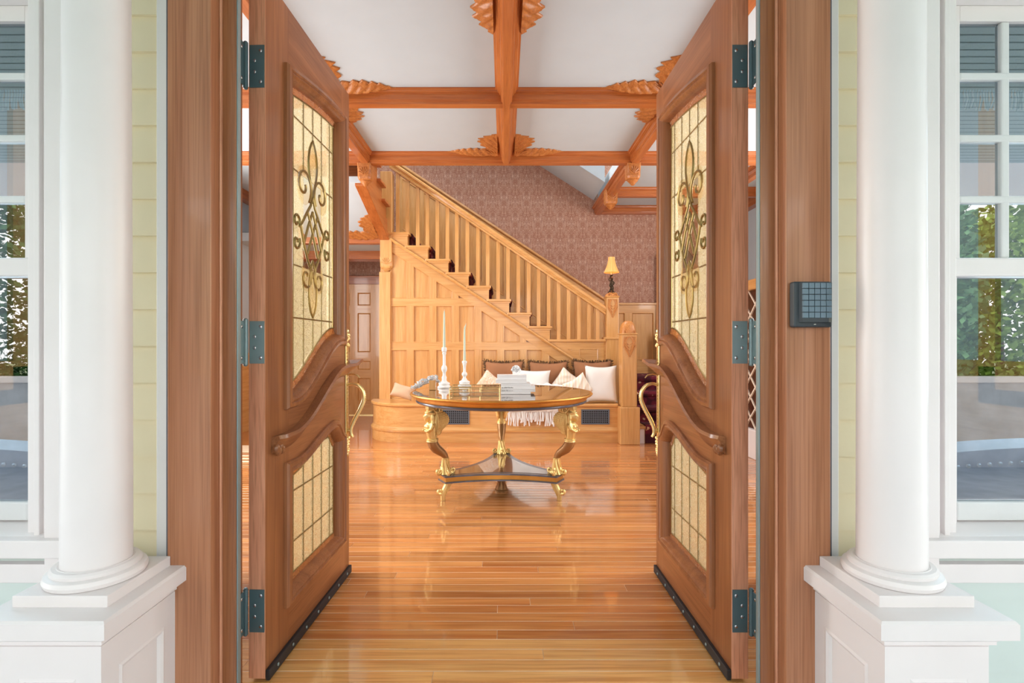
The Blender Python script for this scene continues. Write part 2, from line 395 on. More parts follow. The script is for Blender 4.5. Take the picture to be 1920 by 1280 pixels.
# pendants below the stairwell corners
def pendant(name, x, y, w, ztop, zbot, mat='carved_wood', parent=None):
    h = w/2; body = zbot+.055
    rings = []
    for z, k in ((ztop, 1), (body+.06, 1), (body+.03, 1), (body+.008, .9), (body, .7)):
        q = h*k; c = q*.35 if z < body+.1 else .004
        rings.append([(x+a*q-(c if e else 0)*a, y+bb*q-(0 if e else c)*bb, z) for a, bb, e in ((1,-1,1),(1,-1,0),(1,1,0),(1,1,1),(-1,1,1),(-1,1,0),(-1,-1,0),(-1,-1,1))])
    o = MB().loft(rings).build(name, mat, parent or ceiling, bevel=.004)
    MB().lathe([(h*.75, body+.004), (h*.78, body-.008), (h*.6, body-.018), (h*.45, body-.03), (h*.25, zbot+.006), (.004, zbot)], (x, y, 0), 20).build('drop', mat, o, smooth=True)
    # carved rosette strokes on the front
    mb = MB()
    for i in range(7):
        a = (i-3)*.42; mb.tube([(x+math.sin(a)*h*t*.8, y-h-.002, body+.05+math.cos(a)*h*t*1.1) for t in (.1, .5, 1)], .006, 5)
    mb.build('carving', mat, o)
    return o
pendant('pendant', 1.30, 5.175, .135, ZC-.098, 2.70); pendant('pendant', 1.312, YS+.052, .15, ZC-.002, 2.752)
pendant('pendant', -1.40, 5.175, .135, ZC-.098, 2.69)
# ---- acanthus ornaments in the coffer corners
def half_leaf(mb, org, du, dv, L, Wd, lobes, drop=.05, seedv=0):
    # du: along the beam, dv: away from the beam; hangs below the ceiling
    du, dv = Vector(du), Vector(dv); N, M = 46, 7; rings = []
    for i in range(N+1):
        t = i/N
        env = (math.sin(math.pi*min(1, t*.96+.10))**.8)*(1-.35*t)
        saw = (t*lobes) % 1
        wd = Wd*env*(1-.34*saw)+.006*(1-t)
        ring = []
        for j in range(M+1):
            v = j/M
            lean = v*wd*.55
            rel = .5+.5*math.cos(2*math.pi*(t*lobes-v*.9)); rel2 = .5+.5*math.cos(6*math.pi*(t*lobes*.9-v*.9))
            h = .008+drop*(1-v)**1.3*env*.9+.016*rel*math.sin(math.pi*min(1, v*.9+.12))*env+.005*rel2*env
            p = Vector(org)+du*(t*L+lean)+dv*(v*wd)
            ring.append((p.x, p.y, ZC-h))
        # close to the ceiling
        p = Vector(ring[-1]); q = Vector(ring[0]); ring += [(p.x, p.y, ZC-.0), (q.x, q.y, ZC-.0)]
        rings.append(ring)
    mb.loft(rings)
def ornament(x, y, sx, sy, label, Lx=.52, Ly=.44, Wx=.17, Wy=.21):
    r = thing('ceiling_ornament', (x, y, ZC), label, 'carved ornament', 'carved leaf ornaments in the coffer corners')
    mb = MB(); half_leaf(mb, (x, y, 0), (sx, 0, 0), (0, sy, 0), Lx, Wx, 7); mb.build('leaf', 'carved_wood', r, smooth=True, angle=60)
    mb = MB(); half_leaf(mb, (x, y, 0), (0, sy, 0), (sx, 0, 0), Ly, Wy, 6); mb.build('leaf', 'carved_wood', r, smooth=True, angle=60)
    mb = MB()
    for k in range(5):
        a = (.1+.2*k)*HP; mb.tube([(x+sx*math.cos(a)*q, y+sy*math.sin(a)*q, ZC-.045+.03*q/.15) for q in (.02, .06, .10, .14)], lambda t: .012*(1-t)+.004, 6)
    mb.build('stem', 'carved_wood', r, smooth=True)
def edge(y, s): return y+s*.085
xl, xc, xr = XB
for sx, w in ((-1, 'left'), (1, 'right')):
    xe = xc+sx*.082; xo = (xl+.085) if sx < 0 else (xr-.085)
    side = 'passage side' if sx < 0 else 'lamp side'
    ornament(xe, edge(2.54, 1), sx, 1, 'carved wooden acanthus leaf beside the centre ceiling beam, near the entrance, on the %s' % side, .34, .56, .2, .15)
    ornament(xo, edge(3.89, -1), -sx, -1, 'carved acanthus leaf lying along the first cross beam at the %s of the hall' % side.replace(' side', ' end'), .5, .5, .13, .2)
    ornament(xe, edge(5.15, -1), sx, -1, 'carved acanthus leaf where the centre beam meets the stairwell beam, %s' % side, .50, .44, .10, .22)
    ornament(xo, edge(3.89, 1), -sx, 1, 'carved acanthus leaf behind the first cross beam in the outer coffer corner, %s' % side, .3, .46, .17, .17)
# ---- back wall with wallpaper (stairs) and passage wall
wb = MB(); wb.box(-1.5, 3.3, YB, YB+.1, -.1, 5.6); wb.box(-3.3, -1.5, YB, YB+.1, 2.46, 5.6)
wall_back = struct(wb.build('wall_back', 'wallpaper'))
# wainscot on the landing, right of the lamp newel
Z0, Z1 = .68, 1.10+77*YB/F
fb = fy(YB-.03)
fr = MB(); fr.box(1.25, 3.3, YB-.03, YB, Z1-.14, Z1-.03); fr.box(1.25, 3.3, YB-.03, YB, Z0, Z0+.2)
xs = [1.25, 1.86-.13, 1.86+.16, 2.5, 3.1]
o = fr.build('wainscot_rail', 'oak_x', wall_back)
box('wainscot_cap', 'oak_x', wall_back, 1.25, 3.3, YB-.055, YB, Z1-.03, Z1, .006)
pw = (.25, .25, .25)
for i, xa in enumerate((1.28, 1.68, 2.08, 2.48, 2.88)):
    MB().box(xa, xa+.1, YB-.03, YB, Z0+.2, Z1-.14).build('wainscot_stile', 'oak_z', wall_back)
    poly = [(xa+.1, Z0+.2), (xa+.4, Z0+.2), (xa+.4, Z1-.14), (xa+.1, Z1-.14)]
    panel_mb(poly, fb).build('wainscot_panel', 'oak_z', wall_back)
# passage end wall (Y = 8) with its door
YP = 8.0
wp = MB(); wp.box(-3.3, -1.5, YP, YP+.1, 0, 3.0)
wall_passage = struct(wp.build('wall_passage', 'wallpaper'))
struct(box('wall_closet', 'oak_z', None, -1.52, -1.5, YS+.05, YP, 0, 2.3))
DX1 = -1.93
door3 = struct(MB().box(DX1-.80, DX1, YP-.02, YP-.001, .005, 2.03).build('door_3', 'oak_z'))
zr = [(.217, .575), (.70, .842), (.975, 1.583), (1.70, 1.90)]
for xa in (DX1-.67, DX1-.35):
    for za, zb in zr: panel_mb([(xa, za), (xa+.205, za), (xa+.205, zb), (xa, zb)], fy(YP-.034), .004, .010, .018, .013).build('door_panel', 'oak_z', door3)
for xa, xb in ((DX1-.80, DX1-.67), (DX1-.465, DX1-.35), (DX1-.145, DX1)): MB().box(xa, xb, YP-.035, YP-.02, .005, 2.03).build('door_stile', 'oak_z', door3)
zz = [.005]+[q for a in zr for q in a]+[2.03]
for k in range(0, 10, 2):
    for xa in (DX1-.67, DX1-.35): MB().box(xa, xa+.205, YP-.035, YP-.02, zz[k], zz[k+1]).build('door_rail', 'oak_x', door3)
t3 = MB().box(DX1-.95, DX1+.15, YP-.05, YP-.0005, 2.035, 2.165).box(DX1+.005, DX1+.15, YP-.05, YP-.0005, 0, 2.035)
struct(t3.build('trim_3', 'beam_x', bevel=.006))
struct(box('trim_4', 'brass', None, -2.8, -1.53, YP-.075, YP-.055, .0005, .012))
# ---- side and upper walls
wl = MB(); wl.box(-3.4, -3.3, 1.53, 8.2, -.1, 5.6); wall_left = struct(wl.build('wall_left', 'plaster'))
wr = MB(); wr.box(3.3, 3.4, 1.53, 8.2, -.1, 5.6); wall_right = struct(wr.build('wall_right', 'plaster'))
for wl_, sx in ((wall_left, -1), (wall_right, 1)):
    x0, x1 = sorted((sx*3.3, sx*3.26))
    box('wainscot', 'oak_y', wl_, x0, x1, 1.65, 7.1, 0, .95); box('wainscot_cap', 'oak_y', wl_, min(x0, sx*3.24), max(x1, sx*3.24), 1.65, 7.1, .95, .99)
    box('cornice', 'beam_y', wl_, min(x0, sx*3.2), max(x1, sx*3.2), 1.65, 7.1, ZC-.12, ZC)
    for y in (2.9, 4.7):
        n = MB().box(x0, x1, y-.62, y-.5, .7, 2.8).box(x0, x1, y+.5, y+.62, .7, 2.8).box(x0, x1, y-.5, y+.5, 2.7, 2.8).box(x0, x1, y-.5, y+.5, .7, .8)
        n.build('window_casing', 'oak_z', wl_)  # invented casing framing each added fill lamp; no window opening behind it
struct(MB().box(-3.3, 3.3, 4.85, 4.95, ZC+.25, 5.6).build('wall_upper', 'plaster'))
struct(MB().box(-3.3, 3.3, 8.1, 8.2, -.1, 5.6).build('wall_far', 'plaster'))
# sloping soffit of the upper flight
sl = lambda X: 3.118+.642*(1.236-X)
mb = MB(); mb.prism([(1.25, sl(1.25)), (1.25, sl(1.25)+.2), (-1.2, sl(-1.2)+.2), (-1.2, sl(-1.2))], lambda u, v, w: (u, w, v), YS+.1, YB)
struct(mb.build('ceiling_soffit', 'plaster'))
# ================================================================ FACADE
YW = 1.53
wf = MB()
ZT = 3.0
for xa, xb, za, zb in ((-3.4, -2.40, -.2, ZT), (-1.34, -.88, -.2, ZT), (.85, 1.27, -.2, ZT), (2.34, 3.4, -.2, ZT), (-2.40, -1.34, -.2, .52), (1.27, 2.34, -.2, .52),
                       (-2.40, -1.34, 2.16, ZT), (1.27, 2.34, 2.16, ZT), (-.88, .85, 2.36, ZT)):
    wf.box(xa, xb, YW, 1.64, za, zb)
wall_front = struct(wf.build('wall_front', 'plaster'))
EXP = .1089
def clap(x0, x1, z, mat):
    MB().prism([(YW-.001, z), (YW-.016, z), (YW-.004, z+EXP+.012), (YW-.001, z+EXP+.012)], lambda u, v, w: (w, u, v), x0, x1).build('clapboard', mat, wall_front)
for k in range(26):
    z = .46+k*EXP-.019
    clap(-1.27, -1.026, z, 'siding_paint'); clap(.988, 1.22, z, 'siding_paint')
for k in range(6):
    z = -.19+k*EXP*.98
    clap(-2.6, -1.026, z, 'aqua_paint'); clap(.988, 2.6, z, 'aqua_paint')
box('corner_board', 'trim_paint', wall_front, -1.026, -.968, 1.510, YW, -.2, ZT, .003); box('corner_board', 'trim_paint', wall_front, .940, .988, 1.510, YW, -.2, ZT, .003)
# door frames: casing, bead, stop, jamb
for n, (xo, xi, xs_, xj, s) in enumerate(((-.972, -.846, -.802, -.846, -1), (.943, .814, .768, .814, 1))):
    t = MB().box(min(xo, xi), max(xo, xi), 1.477, YW, -.1, 2.46).build('trim_%d' % (n+1), 'casing_wood', bevel=.003); struct(t)
    box('caulk_line', 'caulk', t, min(xo, xo+s*.006), max(xo, xo+s*.006), 1.483, 1.515, -.1, 2.46)
    MB().box(min(xi, xi-s*.006), max(xi, xi-s*.006), 1.519, 1.531, -.06, 2.4).build('bead', 'door_edge_wood', t, bevel=.003)
    box('door_stop', 'mahogany_z', t, min(xi+s*.03, xs_), max(xi+s*.03, xs_), 1.531, 1.548, -.06, 2.4, .002)
    box('weatherstrip', 'steel', t, min(xs_, xs_-s*.004), max(xs_, xs_-s*.004), 1.536, 1.552, -.06, 2.34)
    box('jamb', 'mahogany_z', t, min(xj, xj+s*.034), max(xj, xj+s*.034), 1.531, 1.655, -.06, 2.4)
struct(MB().box(-.972, .943, 1.477, 1.65, 2.335, 2.46).build('trim_5', 'casing_wood', bevel=.003))
# interior casing round the doorway
t = struct(MB().box(-.99, -.86, 1.64, 1.662, 0, 2.45).box(.828, .96, 1.64, 1.662, 0, 2.45).box(-.99, .96, 1.64, 1.662, 2.34, 2.47).build('trim_6', 'beam_z'))
# ---- windows
def window(n, g, s):
    w = struct(MB().box(min(s*g-s*.128, s*g-s*.05) if s > 0 else -g+.05, (s*g-.05) if s > 0 else -g+.128, 1.52, 1.60, .5, 2.14).build('window_%d' % n, 'white_paint', bevel=.003))
    X = lambda a: s*(g+a)
    def bx(name, a, b, y0, y1, z0, z1, mat='white_paint', par=w, bev=.002): return box(name, mat, par, min(X(a), X(b)), max(X(a), X(b)), y0, y1, z0, z1, bev)
    GW = .849
    for (a, b_) in ((-.128, -.112), (-.098, -.082), (GW+.05, GW+.13)): bx('jamb_strip', a, b_, 1.505, 1.56, .5, 2.15)
    bx('casing', -.225, -.128, 1.488, YW, .44, 2.3); bx('casing', GW+.13, GW+.24, 1.488, YW, .44, 2.3); bx('casing', -.225, GW+.24, 1.485, YW, 2.15, 2.3)
    bx('sash_track', -.075, -.045, 1.54, 1.60, .5, 2.15); bx('sash_track', GW+.045, GW+.09, 1.54, 1.60, .5, 2.15)
    up = bx('upper_sash', -.045, 0, 1.565, 1.595, 1.31, 2.135)
    bx('stile', GW, GW+.045, 1.565, 1.595, 1.31, 2.135, par=up); bx('rail', 0, GW, 1.565, 1.595, 2.087, 2.135, par=up); bx('rail', -.045, GW+.045, 1.555, 1.6, 1.306, 1.363, par=up, bev=.006)
    bx('head', -.13, GW+.13, 1.53, 1.6, 2.135, 2.17)
    zs = [2.087, 1.920, 1.730, 1.543, 1.363]
    for z in zs[1:-1]:
        o = bx('muntin', 0, GW, 1.566, 1.592, z-.0115, z+.0115, 'old_white_paint', up, .005)
    for c in range(1, 6):
        bx('muntin', c*.1415-.013, c*.1415+.013, 1.567, 1.591, 1.363, 2.087, 'old_white_paint', up, .005)
    for r in range(4):
        for c in range(6): bx('pane', c*.1415+(.0125 if c else -.004), c*.1415+(.129 if c < 5 else .1455), 1.579, 1.582, zs[r+1]+(.011 if r < 3 else -.004), zs[r]-(.011 if r else -.004), 'window_glass', up, 0)
    lo = bx('lower_sash', -.045, 0, 1.575, 1.61, .54, 1.31)
    bx('stile', GW, GW+.045, 1.575, 1.61, .54, 1.31, par=lo); bx('rail', 0, GW, 1.575, 1.61, .556, .614, 'old_white_paint', lo, .006)
    bx('pane', 0, GW, 1.589, 1.592, .614, 1.31, 'window_glass', lo, 0)
    si = MB().prism([(1.60, .555), (1.50, .538), (1.50, .52), (1.60, .52)], lambda u, v, q: (q, u, v), min(X(-.12), X(GW+.12)), max(X(-.12), X(GW+.12))).build('sill_slope', 'white_paint', w)
    bx('sill', -.24, GW+.26, 1.465, 1.56, .485, .5375, bev=.004); bx('apron', -.2, GW+.2, 1.5, YW, .40, .455)
    return w
window(1, 1.465, -1); window(2, 1.394, 1)
# ---- porch columns on panelled pedestals
def column(x, label, s):
    r = thing('porch_column', (x, 1.355, -.18), label, 'column', 'white porch columns beside the front doors')
    y = 1.355; hb = .118
    sh = []
    for i in range(17):
        t = i/16; sh.append((.0774-.0075*t**1.4, .53+t*2.33))
    MB().lathe([(.088, .526), (.082, .532)]+sh+[(.1, 2.87), (.1, 2.93)], (x, y, 0), 48).build('shaft', 'white_paint', r, smooth=True)
    MB().lathe([(.10, .489), (.109, .492), (.1125, .502), (.109, .512), (.10, .516)], (x, y, 0), 48).build('base_torus', 'white_paint', r, smooth=True)
    MB().lathe([(.096, .514), (.0985, .518), (.0985, .524), (.093, .53), (.086, .5305)], (x, y, 0), 48).build('base_ring', 'white_paint', r, smooth=True)
    MB().box(x-.1155, x+.1155, 1.2395, 1.475, .462, .4905).build('plinth', 'white_paint', r, bevel=.002)
    yb = 1.477
    cap = MB()
    def ring(o, z): return [(x-hb-o, 1.215-o, z), (x+hb+o, 1.215-o, z), (x+hb+o, yb, z), (x-hb-o, yb, z)]
    cap.loft([ring(.004, .385), ring(.006, .392), ring(.014, .394), ring(.014, .402), ring(.024, .412), ring(.030, .418), ring(.0415, .42), ring(.0415, .456), ring(.036, .4625)])
    cap.build('pedestal_cap', 'white_paint', r)
    MB().box(x-hb, x+hb, 1.215, yb, -.18, .388).build('pedestal', 'white_paint', r)
    # panels with their frames
    za, zb = -.06, .312
    poly = [(x-hb+.05, za), (x+hb-.05, za), (x+hb-.05, zb), (x-hb+.05, zb)]
    panel_mb(poly, fy(1.207), .003, .007, .02, .012).build('panel', 'white_paint', r)
    ff = MB().box(x-hb, x-hb+.05, 1.206, 1.216, -.18, .388).box(x+hb-.05, x+hb, 1.206, 1.216, -.18, .388).box(x-hb+.05, x+hb-.05, 1.206, 1.216, zb, .388)
    ff.build('panel_frame', 'white_paint', r)
    xi = x-s*hb                                             # face towards the doorway
    fx = lambda u, v, w: (xi-s*.009+s*w, u, v)
    panel_mb([(1.262, za), (1.43, za), (1.43, zb), (1.262, zb)], fx, .003, .007, .02, .012).build('panel', 'white_paint', r)
    lo, hi = sorted((xi, xi-s*.009))
    MB().box(lo, hi, 1.206, 1.262, -.18, .388).box(lo, hi, 1.43, yb, -.18, .388).box(lo, hi, 1.262, 1.43, zb, .388).build('panel_frame', 'white_paint', r)
    return r
column(-1.076, 'round white porch column on panelled pedestal, on the side without the keypad', -1)
column(1.024, 'round white porch column on panelled pedestal, on the keypad side of the doorway', 1)
# ================================================================ FRONT DOORS (local: x from hinge to free edge, exterior face at y = 0, body behind it)
DW, DT, DZ = .80, .054, 2.30
def door(n, loc, ang, s, label):
    r = bpy.data.objects.new('door_%d' % n, None); COL.objects.link(r); r.location = loc; r.rotation_euler = (0, 0, HP+ang); struct(r); r['label'] = label
    fn = lambda u, v, w: (u, -s*w, v)                       # w > 0 into the door
    B = lambda mb, name, mat, par=r, **kw: mb.build(name, mat, par, local=True, **kw)
    N = 22; x0, x1 = .165, .695
    xs = [x0+(x1-x0)*i/N for i in range(N+1)]
    utop = lambda x: 2.062+.068*math.sin(HP*(x-x0)/(x1-x0))
    ubot = lambda x: .905+.225*sm((x-x0-.02)/(x1-x0-.04))
    def ltop(x):
        t = (x-x0)/(x1-x0)
        return .648+.082*sm((t-.1)/.72) - (.07*sm((t-.84)/.16))
    lbot = lambda x: .205
    B(MB().box(0, x0, min(0, -s*DT), max(0, -s*DT), .012, DZ), 'hinge_stile', 'mahogany_z')
    B(MB().box(x1, DW, min(0, -s*DT), max(0, -s*DT), .012, DZ), 'lock_stile', 'mahogany_z')
    B(MB().box(-.0015, .0, min(0, -s*DT), max(0, -s*DT), .012, DZ), 'hinge_edge', 'door_edge_wood')
    B(MB().prism([(x, utop(x)) for x in xs]+[(x1, DZ), (x0, DZ)], fn, 0, DT), 'top_rail', 'mahogany_y')
    B(MB().prism([(x, ltop(x)) for x in xs]+[(x, ubot(x)) for x in xs[::-1]], fn, 0, DT), 'middle_rail', 'mahogany_y')
    B(MB().prism([(x0, .012), (x1, .012), (x1, .205), (x0, .205)], fn, 0, DT), 'bottom_rail', 'mahogany_y')
    up = [(x, ubot(x)) for x in xs]+[(x, utop(x)) for x in xs[::-1]]
    lp = [(x0, .205), (x1, .205)]+[(x, ltop(x)) for x in xs[::-1]]
    prof = [(-.034, .002), (-.034, -.010), (-.028, -.018), (-.016, -.020), (-.012, -.014), (-.004, -.017), (.004, -.012), (.012, .002), (.016, .016), (.016, .03), (-.004, .03)]
    for path in (up, lp):
        B(MB().sweep(path, prof, fn), 'glass_moulding', 'mahogany_z', smooth=True, angle=30)
    prof2 = [(-.02, DT-.002), (-.02, DT+.012), (.0, DT+.014), (.014, DT), (.014, DT-.02), (-.01, DT-.02)]
    for path in (up, lp): B(MB().sweep(path, prof2, fn), 'inner_moulding', 'mahogany_z')
    # curved ledge between the panels
    led = []; lw = lambda x: .768+.215*sm((x-.14)/.56)
    L = 30; rings = []
    for i in range(L+1):
        x = .045+(DW-.045+.012)*i/L; z = lw(x)+(.02*sm((x-.72)/.09)); p = .036+.028*sm((x-.6)/.2); k = 1 if x > .06 else .6
        rings.append([fn(x, z+.022, 0), fn(x, z+.026, -p*k), fn(x, z+.014, -p*k-.004), fn(x, z+.004, -p*k*.86), fn(x, z-.014, -p*k*.5), fn(x, z-.032, -.006), fn(x, z-.034, 0)])
    led = B(MB().loft(rings), 'ledge', 'mahogany_y', smooth=True, angle=40)
    # worn carved end of the ledge
    e = MB()
    for k in range(4): e.ball(fn(.05+.012*k, lw(.05)-.018-.009*(k % 2), -.012), (.013, .014, .017), 8, 6)
    B(e, 'ledge_end', 'mahogany_z', led, smooth=True)
    # ---- leaded glass
    yg = .026
    gp = fn
    cols = [x0, .255, .345, .435, .525, .615, x1]
    def panes(poly, rows, amber):
        for i in range(len(cols)-1):
            for j in range(len(rows)-1):
                q = clip_rect(poly, cols[i], cols[i+1], rows[j], rows[j+1])
                if len(q) < 3 or abs(area2(q)) < 2e-4: continue
                B(MB().prism(q, fn, yg-.002, yg+.002), 'pane', 'bevel_glass' if amber(i, j) == 2 else 'chip_glass')
    B_u = [p for p in up]; B_l = [p for p in lp]
    inner_u = inset(up, .045); inner_l = inset(lp, .04)
    rows_u = [.8, 1.20, 1.40, 1.76, 1.96, 2.3]; rows_l = [.1, .36, .55, .9]
    def ring_panes(outer, inner, step):
        # border strip of bevelled pieces: one pane for every step of the outline
        n = len(outer)
        acc = [0]
        for i in range(n):
            acc.append(acc[-1]+(Vector(outer[(i+1) % n])-Vector(outer[i])).length)
        i = 0
        while i < n:
            j = i+1
            while j < n and acc[j]-acc[i] < step: j += 1
            a = [outer[k % n] for k in range(i, j+1)]; b_ = [inner[k % n] for k in range(i, j+1)]
            # long straight runs are cut further
            m = max(1, int((acc[j]-acc[i])/(step*1.6)))
            if m == 1: B(MB().prism(a+b_[::-1], fn, yg-.003, yg+.002), 'border_pane', 'amber_glass')
            else:
                for q in range(m):
                    L_ = lambda p1, p2, t: (p1[0]+(p2[0]-p1[0])*t, p1[1]+(p2[1]-p1[1])*t)
                    B(MB().prism([L_(a[0], a[-1], q/m), L_(a[0], a[-1], (q+1)/m), L_(b_[0], b_[-1], (q+1)/m), L_(b_[0], b_[-1], q/m)], fn, yg-.003, yg+.002),
                      'border_pane', 'amber_glass' if abs(a[0][0]-a[-1][0]) > .02 else 'bevel_glass')
            i = j
    ring_panes(up, inner_u, .11); ring_panes(lp, inner_l, .11)
    panes(inner_u, rows_u, lambda i, j: 2 if (i in (2, 3) and j == 2) else 0); panes(inner_l, rows_l, lambda i, j: False)
    cm = MB(); T = lambda pts, r_=.0035, cl=False: cm.tube([fn(x, z, yg) for x, z in pts], r_, 6, cl)
    T(inner_u, .004, True); T(inner_l, .004, True)
    for x in cols[1:-1]:
        zt = utop(x)-.045
        if abs(x-.435) < .01: T([(x, 1.93), (x, zt)]); T([(x, 1.21), (x, ubot(x)+.045)])
        elif .3 < x < .56: T([(x, 1.78), (x, zt)]); T([(x, ubot(x)+.05), (x, 1.34)])
        else: T([(x, ubot(x)+.05), (x, zt)])
        T([(x, .245), (x, ltop(x)-.042)])
    for z in rows_u[1:-1]:
        a, b_ = x0+.045, x1-.045
        if z < 1.3: a = max(a, x0+.045)
        if 1.3 < z < 1.8: T([(a, z), (.33, z)]); T([(.54, z), (b_, z)])
        else: T([(a, z), (b_, z)])
    for z in rows_l[1:-1]: T([(x0+.04, z), (x1-.04, z)])
    B(cm, 'lead_came', 'came_brass', smooth=True)
    # bevelled cluster in the middle of the upper light
    cx, cz = .43, 1.57
    bars = MB(); U = lambda pts, r_=.0055: bars.tube([fn(cx+x, cz+z, yg-.003) for x, z in pts], r_, 6)
    def lens(z0, z1, w, tip):
        n = 14; out = []
        for i in range(n+1):
            t = i/n; q = w*math.sin(math.pi*(t**tip))**.8; out.append((q, z0+(z1-z0)*t))
        return out+[(-x, z) for x, z in out[-2:0:-1]]
    lz = [lens(.13, .36, .042, 1.25), lens(-.36, -.13, .038, .8)]
    for l_ in lz:
        U(l_+[l_[0]], .005); B(MB().prism(l_, fn_off(fn, cx, cz), yg-.007, yg-.002), 'bevel', 'bevel_glass')
    for q in (-1, 1):
        def spiral(cxx, czz, r0, r1, a0, a1, n=26): return [(q*(cxx+(r0+(r1-r0)*i/n)*math.cos(a0+(a1-a0)*i/n)), czz+(r0+(r1-r0)*i/n)*math.sin(a0+(a1-a0)*i/n)) for i in range(n+1)]
        U(spiral(.085, .155, .075, .014, math.pi*1.25, -math.pi*1.1))
        U([(0, .13), (q*.02, .09), (q*.05, .06), (q*.085, .02), (q*.115, -.01), (q*.085, -.075), (q*.05, -.13), (q*.018, -.17), (0, -.2)])
        U([(0, .07), (q*.045, .0), (q*.085, -.075)]); U([(q*.05, .06), (0, -.02), (-q*.05, -.11)])
        U(spiral(.15, .0, .03, .008, math.pi*1.2, -math.pi)); U(spiral(.15, -.08, .03, .008, math.pi*.8, math.pi*3))
        U(spiral(.062, -.205, .052, .012, math.pi*.7, math.pi*2.9))
        for (pc, r_) in (((.085, .155), .062), ((.062, -.205), .045)):
            pts = [(q*pc[0]+r_*math.cos(a*.4488), pc[1]+r_*1.25*math.sin(a*.4488)) for a in range(14)]
            B(MB().prism(pts, fn_off(fn, cx, cz), yg-.006, yg-.002), 'bevel', 'bevel_glass')
    dia = [(0, .12), (.1, 0), (.085, -.07), (0, -.19), (-.085, -.07), (-.1, 0)]
    B(bars, 'scroll_came', 'came_brass', smooth=True)
    # ---- handle set
    xh = .762
    hp = MB().prism([(xh-.017, .64), (xh+.017, .64), (xh+.017, 1.10), (xh-.017, 1.10)], fn, -.006, 0)
    pl = B(hp, 'handle_plate', 'brass', bevel=.003)
    orn = MB()
    rr = random.Random(5)
    for zc, sg in ((1.115, 1), (.625, -1)):
        for k in range(16):
            orn.ball(fn(xh+rr.uniform(-.017, .017), zc+sg*rr.uniform(-.03, .035), -.006), .0085, 7, 5)
        orn.ball(fn(xh, zc+sg*.045, -.005), (.009, .008, .014), 8, 6)
    B(orn, 'plate_crest', 'brass', pl, smooth=True)
    bd = MB()
    for k in range(24): bd.ball(fn(xh, .70+k*.0158, -.007), (.0055, .0035, .0055), 6, 4)
    B(bd, 'beading', 'brass', pl, smooth=True)
    grip = [(xh, .905, -.004), (xh, .915, -.03), (xh, .905, -.062), (xh, .875, -.084), (xh, .835, -.086), (xh, .79, -.066), (xh, .74, -.038), (xh, .70, -.022), (xh, .672, -.024), (xh, .66, -.034)]
    gpts = []
    for i in range(len(grip)-1):
        for k in range(4):
            t = k/4; gpts.append(tuple(grip[i][j]*(1-t)+grip[i+1][j]*t for j in range(3)))
    gpts.append(grip[-1])
    for _ in range(2): gpts = [gpts[0]]+[tuple((gpts[i-1][j]+2*gpts[i][j]+gpts[i+1][j])/4 for j in range(3)) for i in range(1, len(gpts)-1)]+[gpts[-1]]
    gr = B(MB().tube([fn(a, b_, c) for a, b_, c in gpts], lambda t: .0062+.0035*math.sin(math.pi*t), 10).ball(fn(xh, .69, -.012), (.008, .016, .01), 8, 6), 'handle_grip', 'brass', smooth=True)
    beads = MB()
    for i in range(8, len(gpts)-10):
        a, b_, c = gpts[i]; beads.ball(fn(a, b_, c-.008), .0042, 6, 4)
    B(beads, 'beading', 'brass', gr, smooth=True)
    B(MB().tube([fn(xh, .955, -.004), fn(xh, .958, -.03), fn(xh, .953, -.055), fn(xh, .94, -.066)], lambda t: .0065-.002*t, 8, flat=.6), 'thumb_latch', 'brass', smooth=True)
    kp = MB().prism([(.70, .68), (xh-.017, .68), (xh-.017, .95), (.72, .95)], fn, -.001, 0)
    # ---- sweep, hinges
    sw = B(MB().box(.0, DW, *sorted((0, s*.014)), .004, .04), 'door_sweep', 'black_rubber', bevel=.003)
    scw = MB()
    for k in range(7): scw.ball((.06+k*.113, s*.014, .022), (.006, .003, .006), 8, 5)
    B(scw, 'screw', 'steel', sw, smooth=True)
    for hz, mt in ((2.003, 'steel_dark'), (1.106, 'steel'), (.233, 'steel_dark')):
        h = B(MB().box(-.0045, -.0015, *sorted((-s*.002, -s*(DT-.004))), hz-.069, hz+.069), 'hinge_leaf', mt)
        yk = -s*(DT+.006)
        B(MB().lathe([(.004, -.078), (.0075, -.074), (.0075, .074), (.004, .078)], (-.010, yk, hz), 12), 'hinge_pin', mt, h, smooth=True)
        sc = MB()
        for k, (yy, zz) in enumerate(((.014, .05), (.034, .018), (.034, -.018), (.014, -.05))): sc.ball((-.0048, -s*yy, hz+zz), (.002, .006, .006), 8, 5)
        B(sc, 'screw', 'nailhead', h, smooth=True)
        # jamb leaf, still on the same hinge
        B(MB().box(-.105, -.012, *sorted((yk-s*.004, yk-s*.001)), hz-.069, hz+.069), 'jamb_leaf', mt, h)
        sc = MB()
        for k, (xx, zz) in enumerate(((-.03, .05), (-.05, .018), (-.05, -.018), (-.03, -.05))): sc.ball((xx, yk-s*.0005, hz+zz), (.006, .002, .006), 8, 5)
        B(sc, 'screw', 'nailhead', h, smooth=True)
    return r
def fn_off(fn, cx, cz): return lambda u, v, w: fn(cx+u, cz+v, w)
door(1, (-.777, 1.667, 0), -math.atan2(.030, .80), -1, 'open panelled front door with leaded glass, hinged on the side without the keypad')
door(2, (.7405, 1.667, 0), math.atan2(.006, .80), 1, 'open panelled front door with leaded glass, hinged on the keypad side')
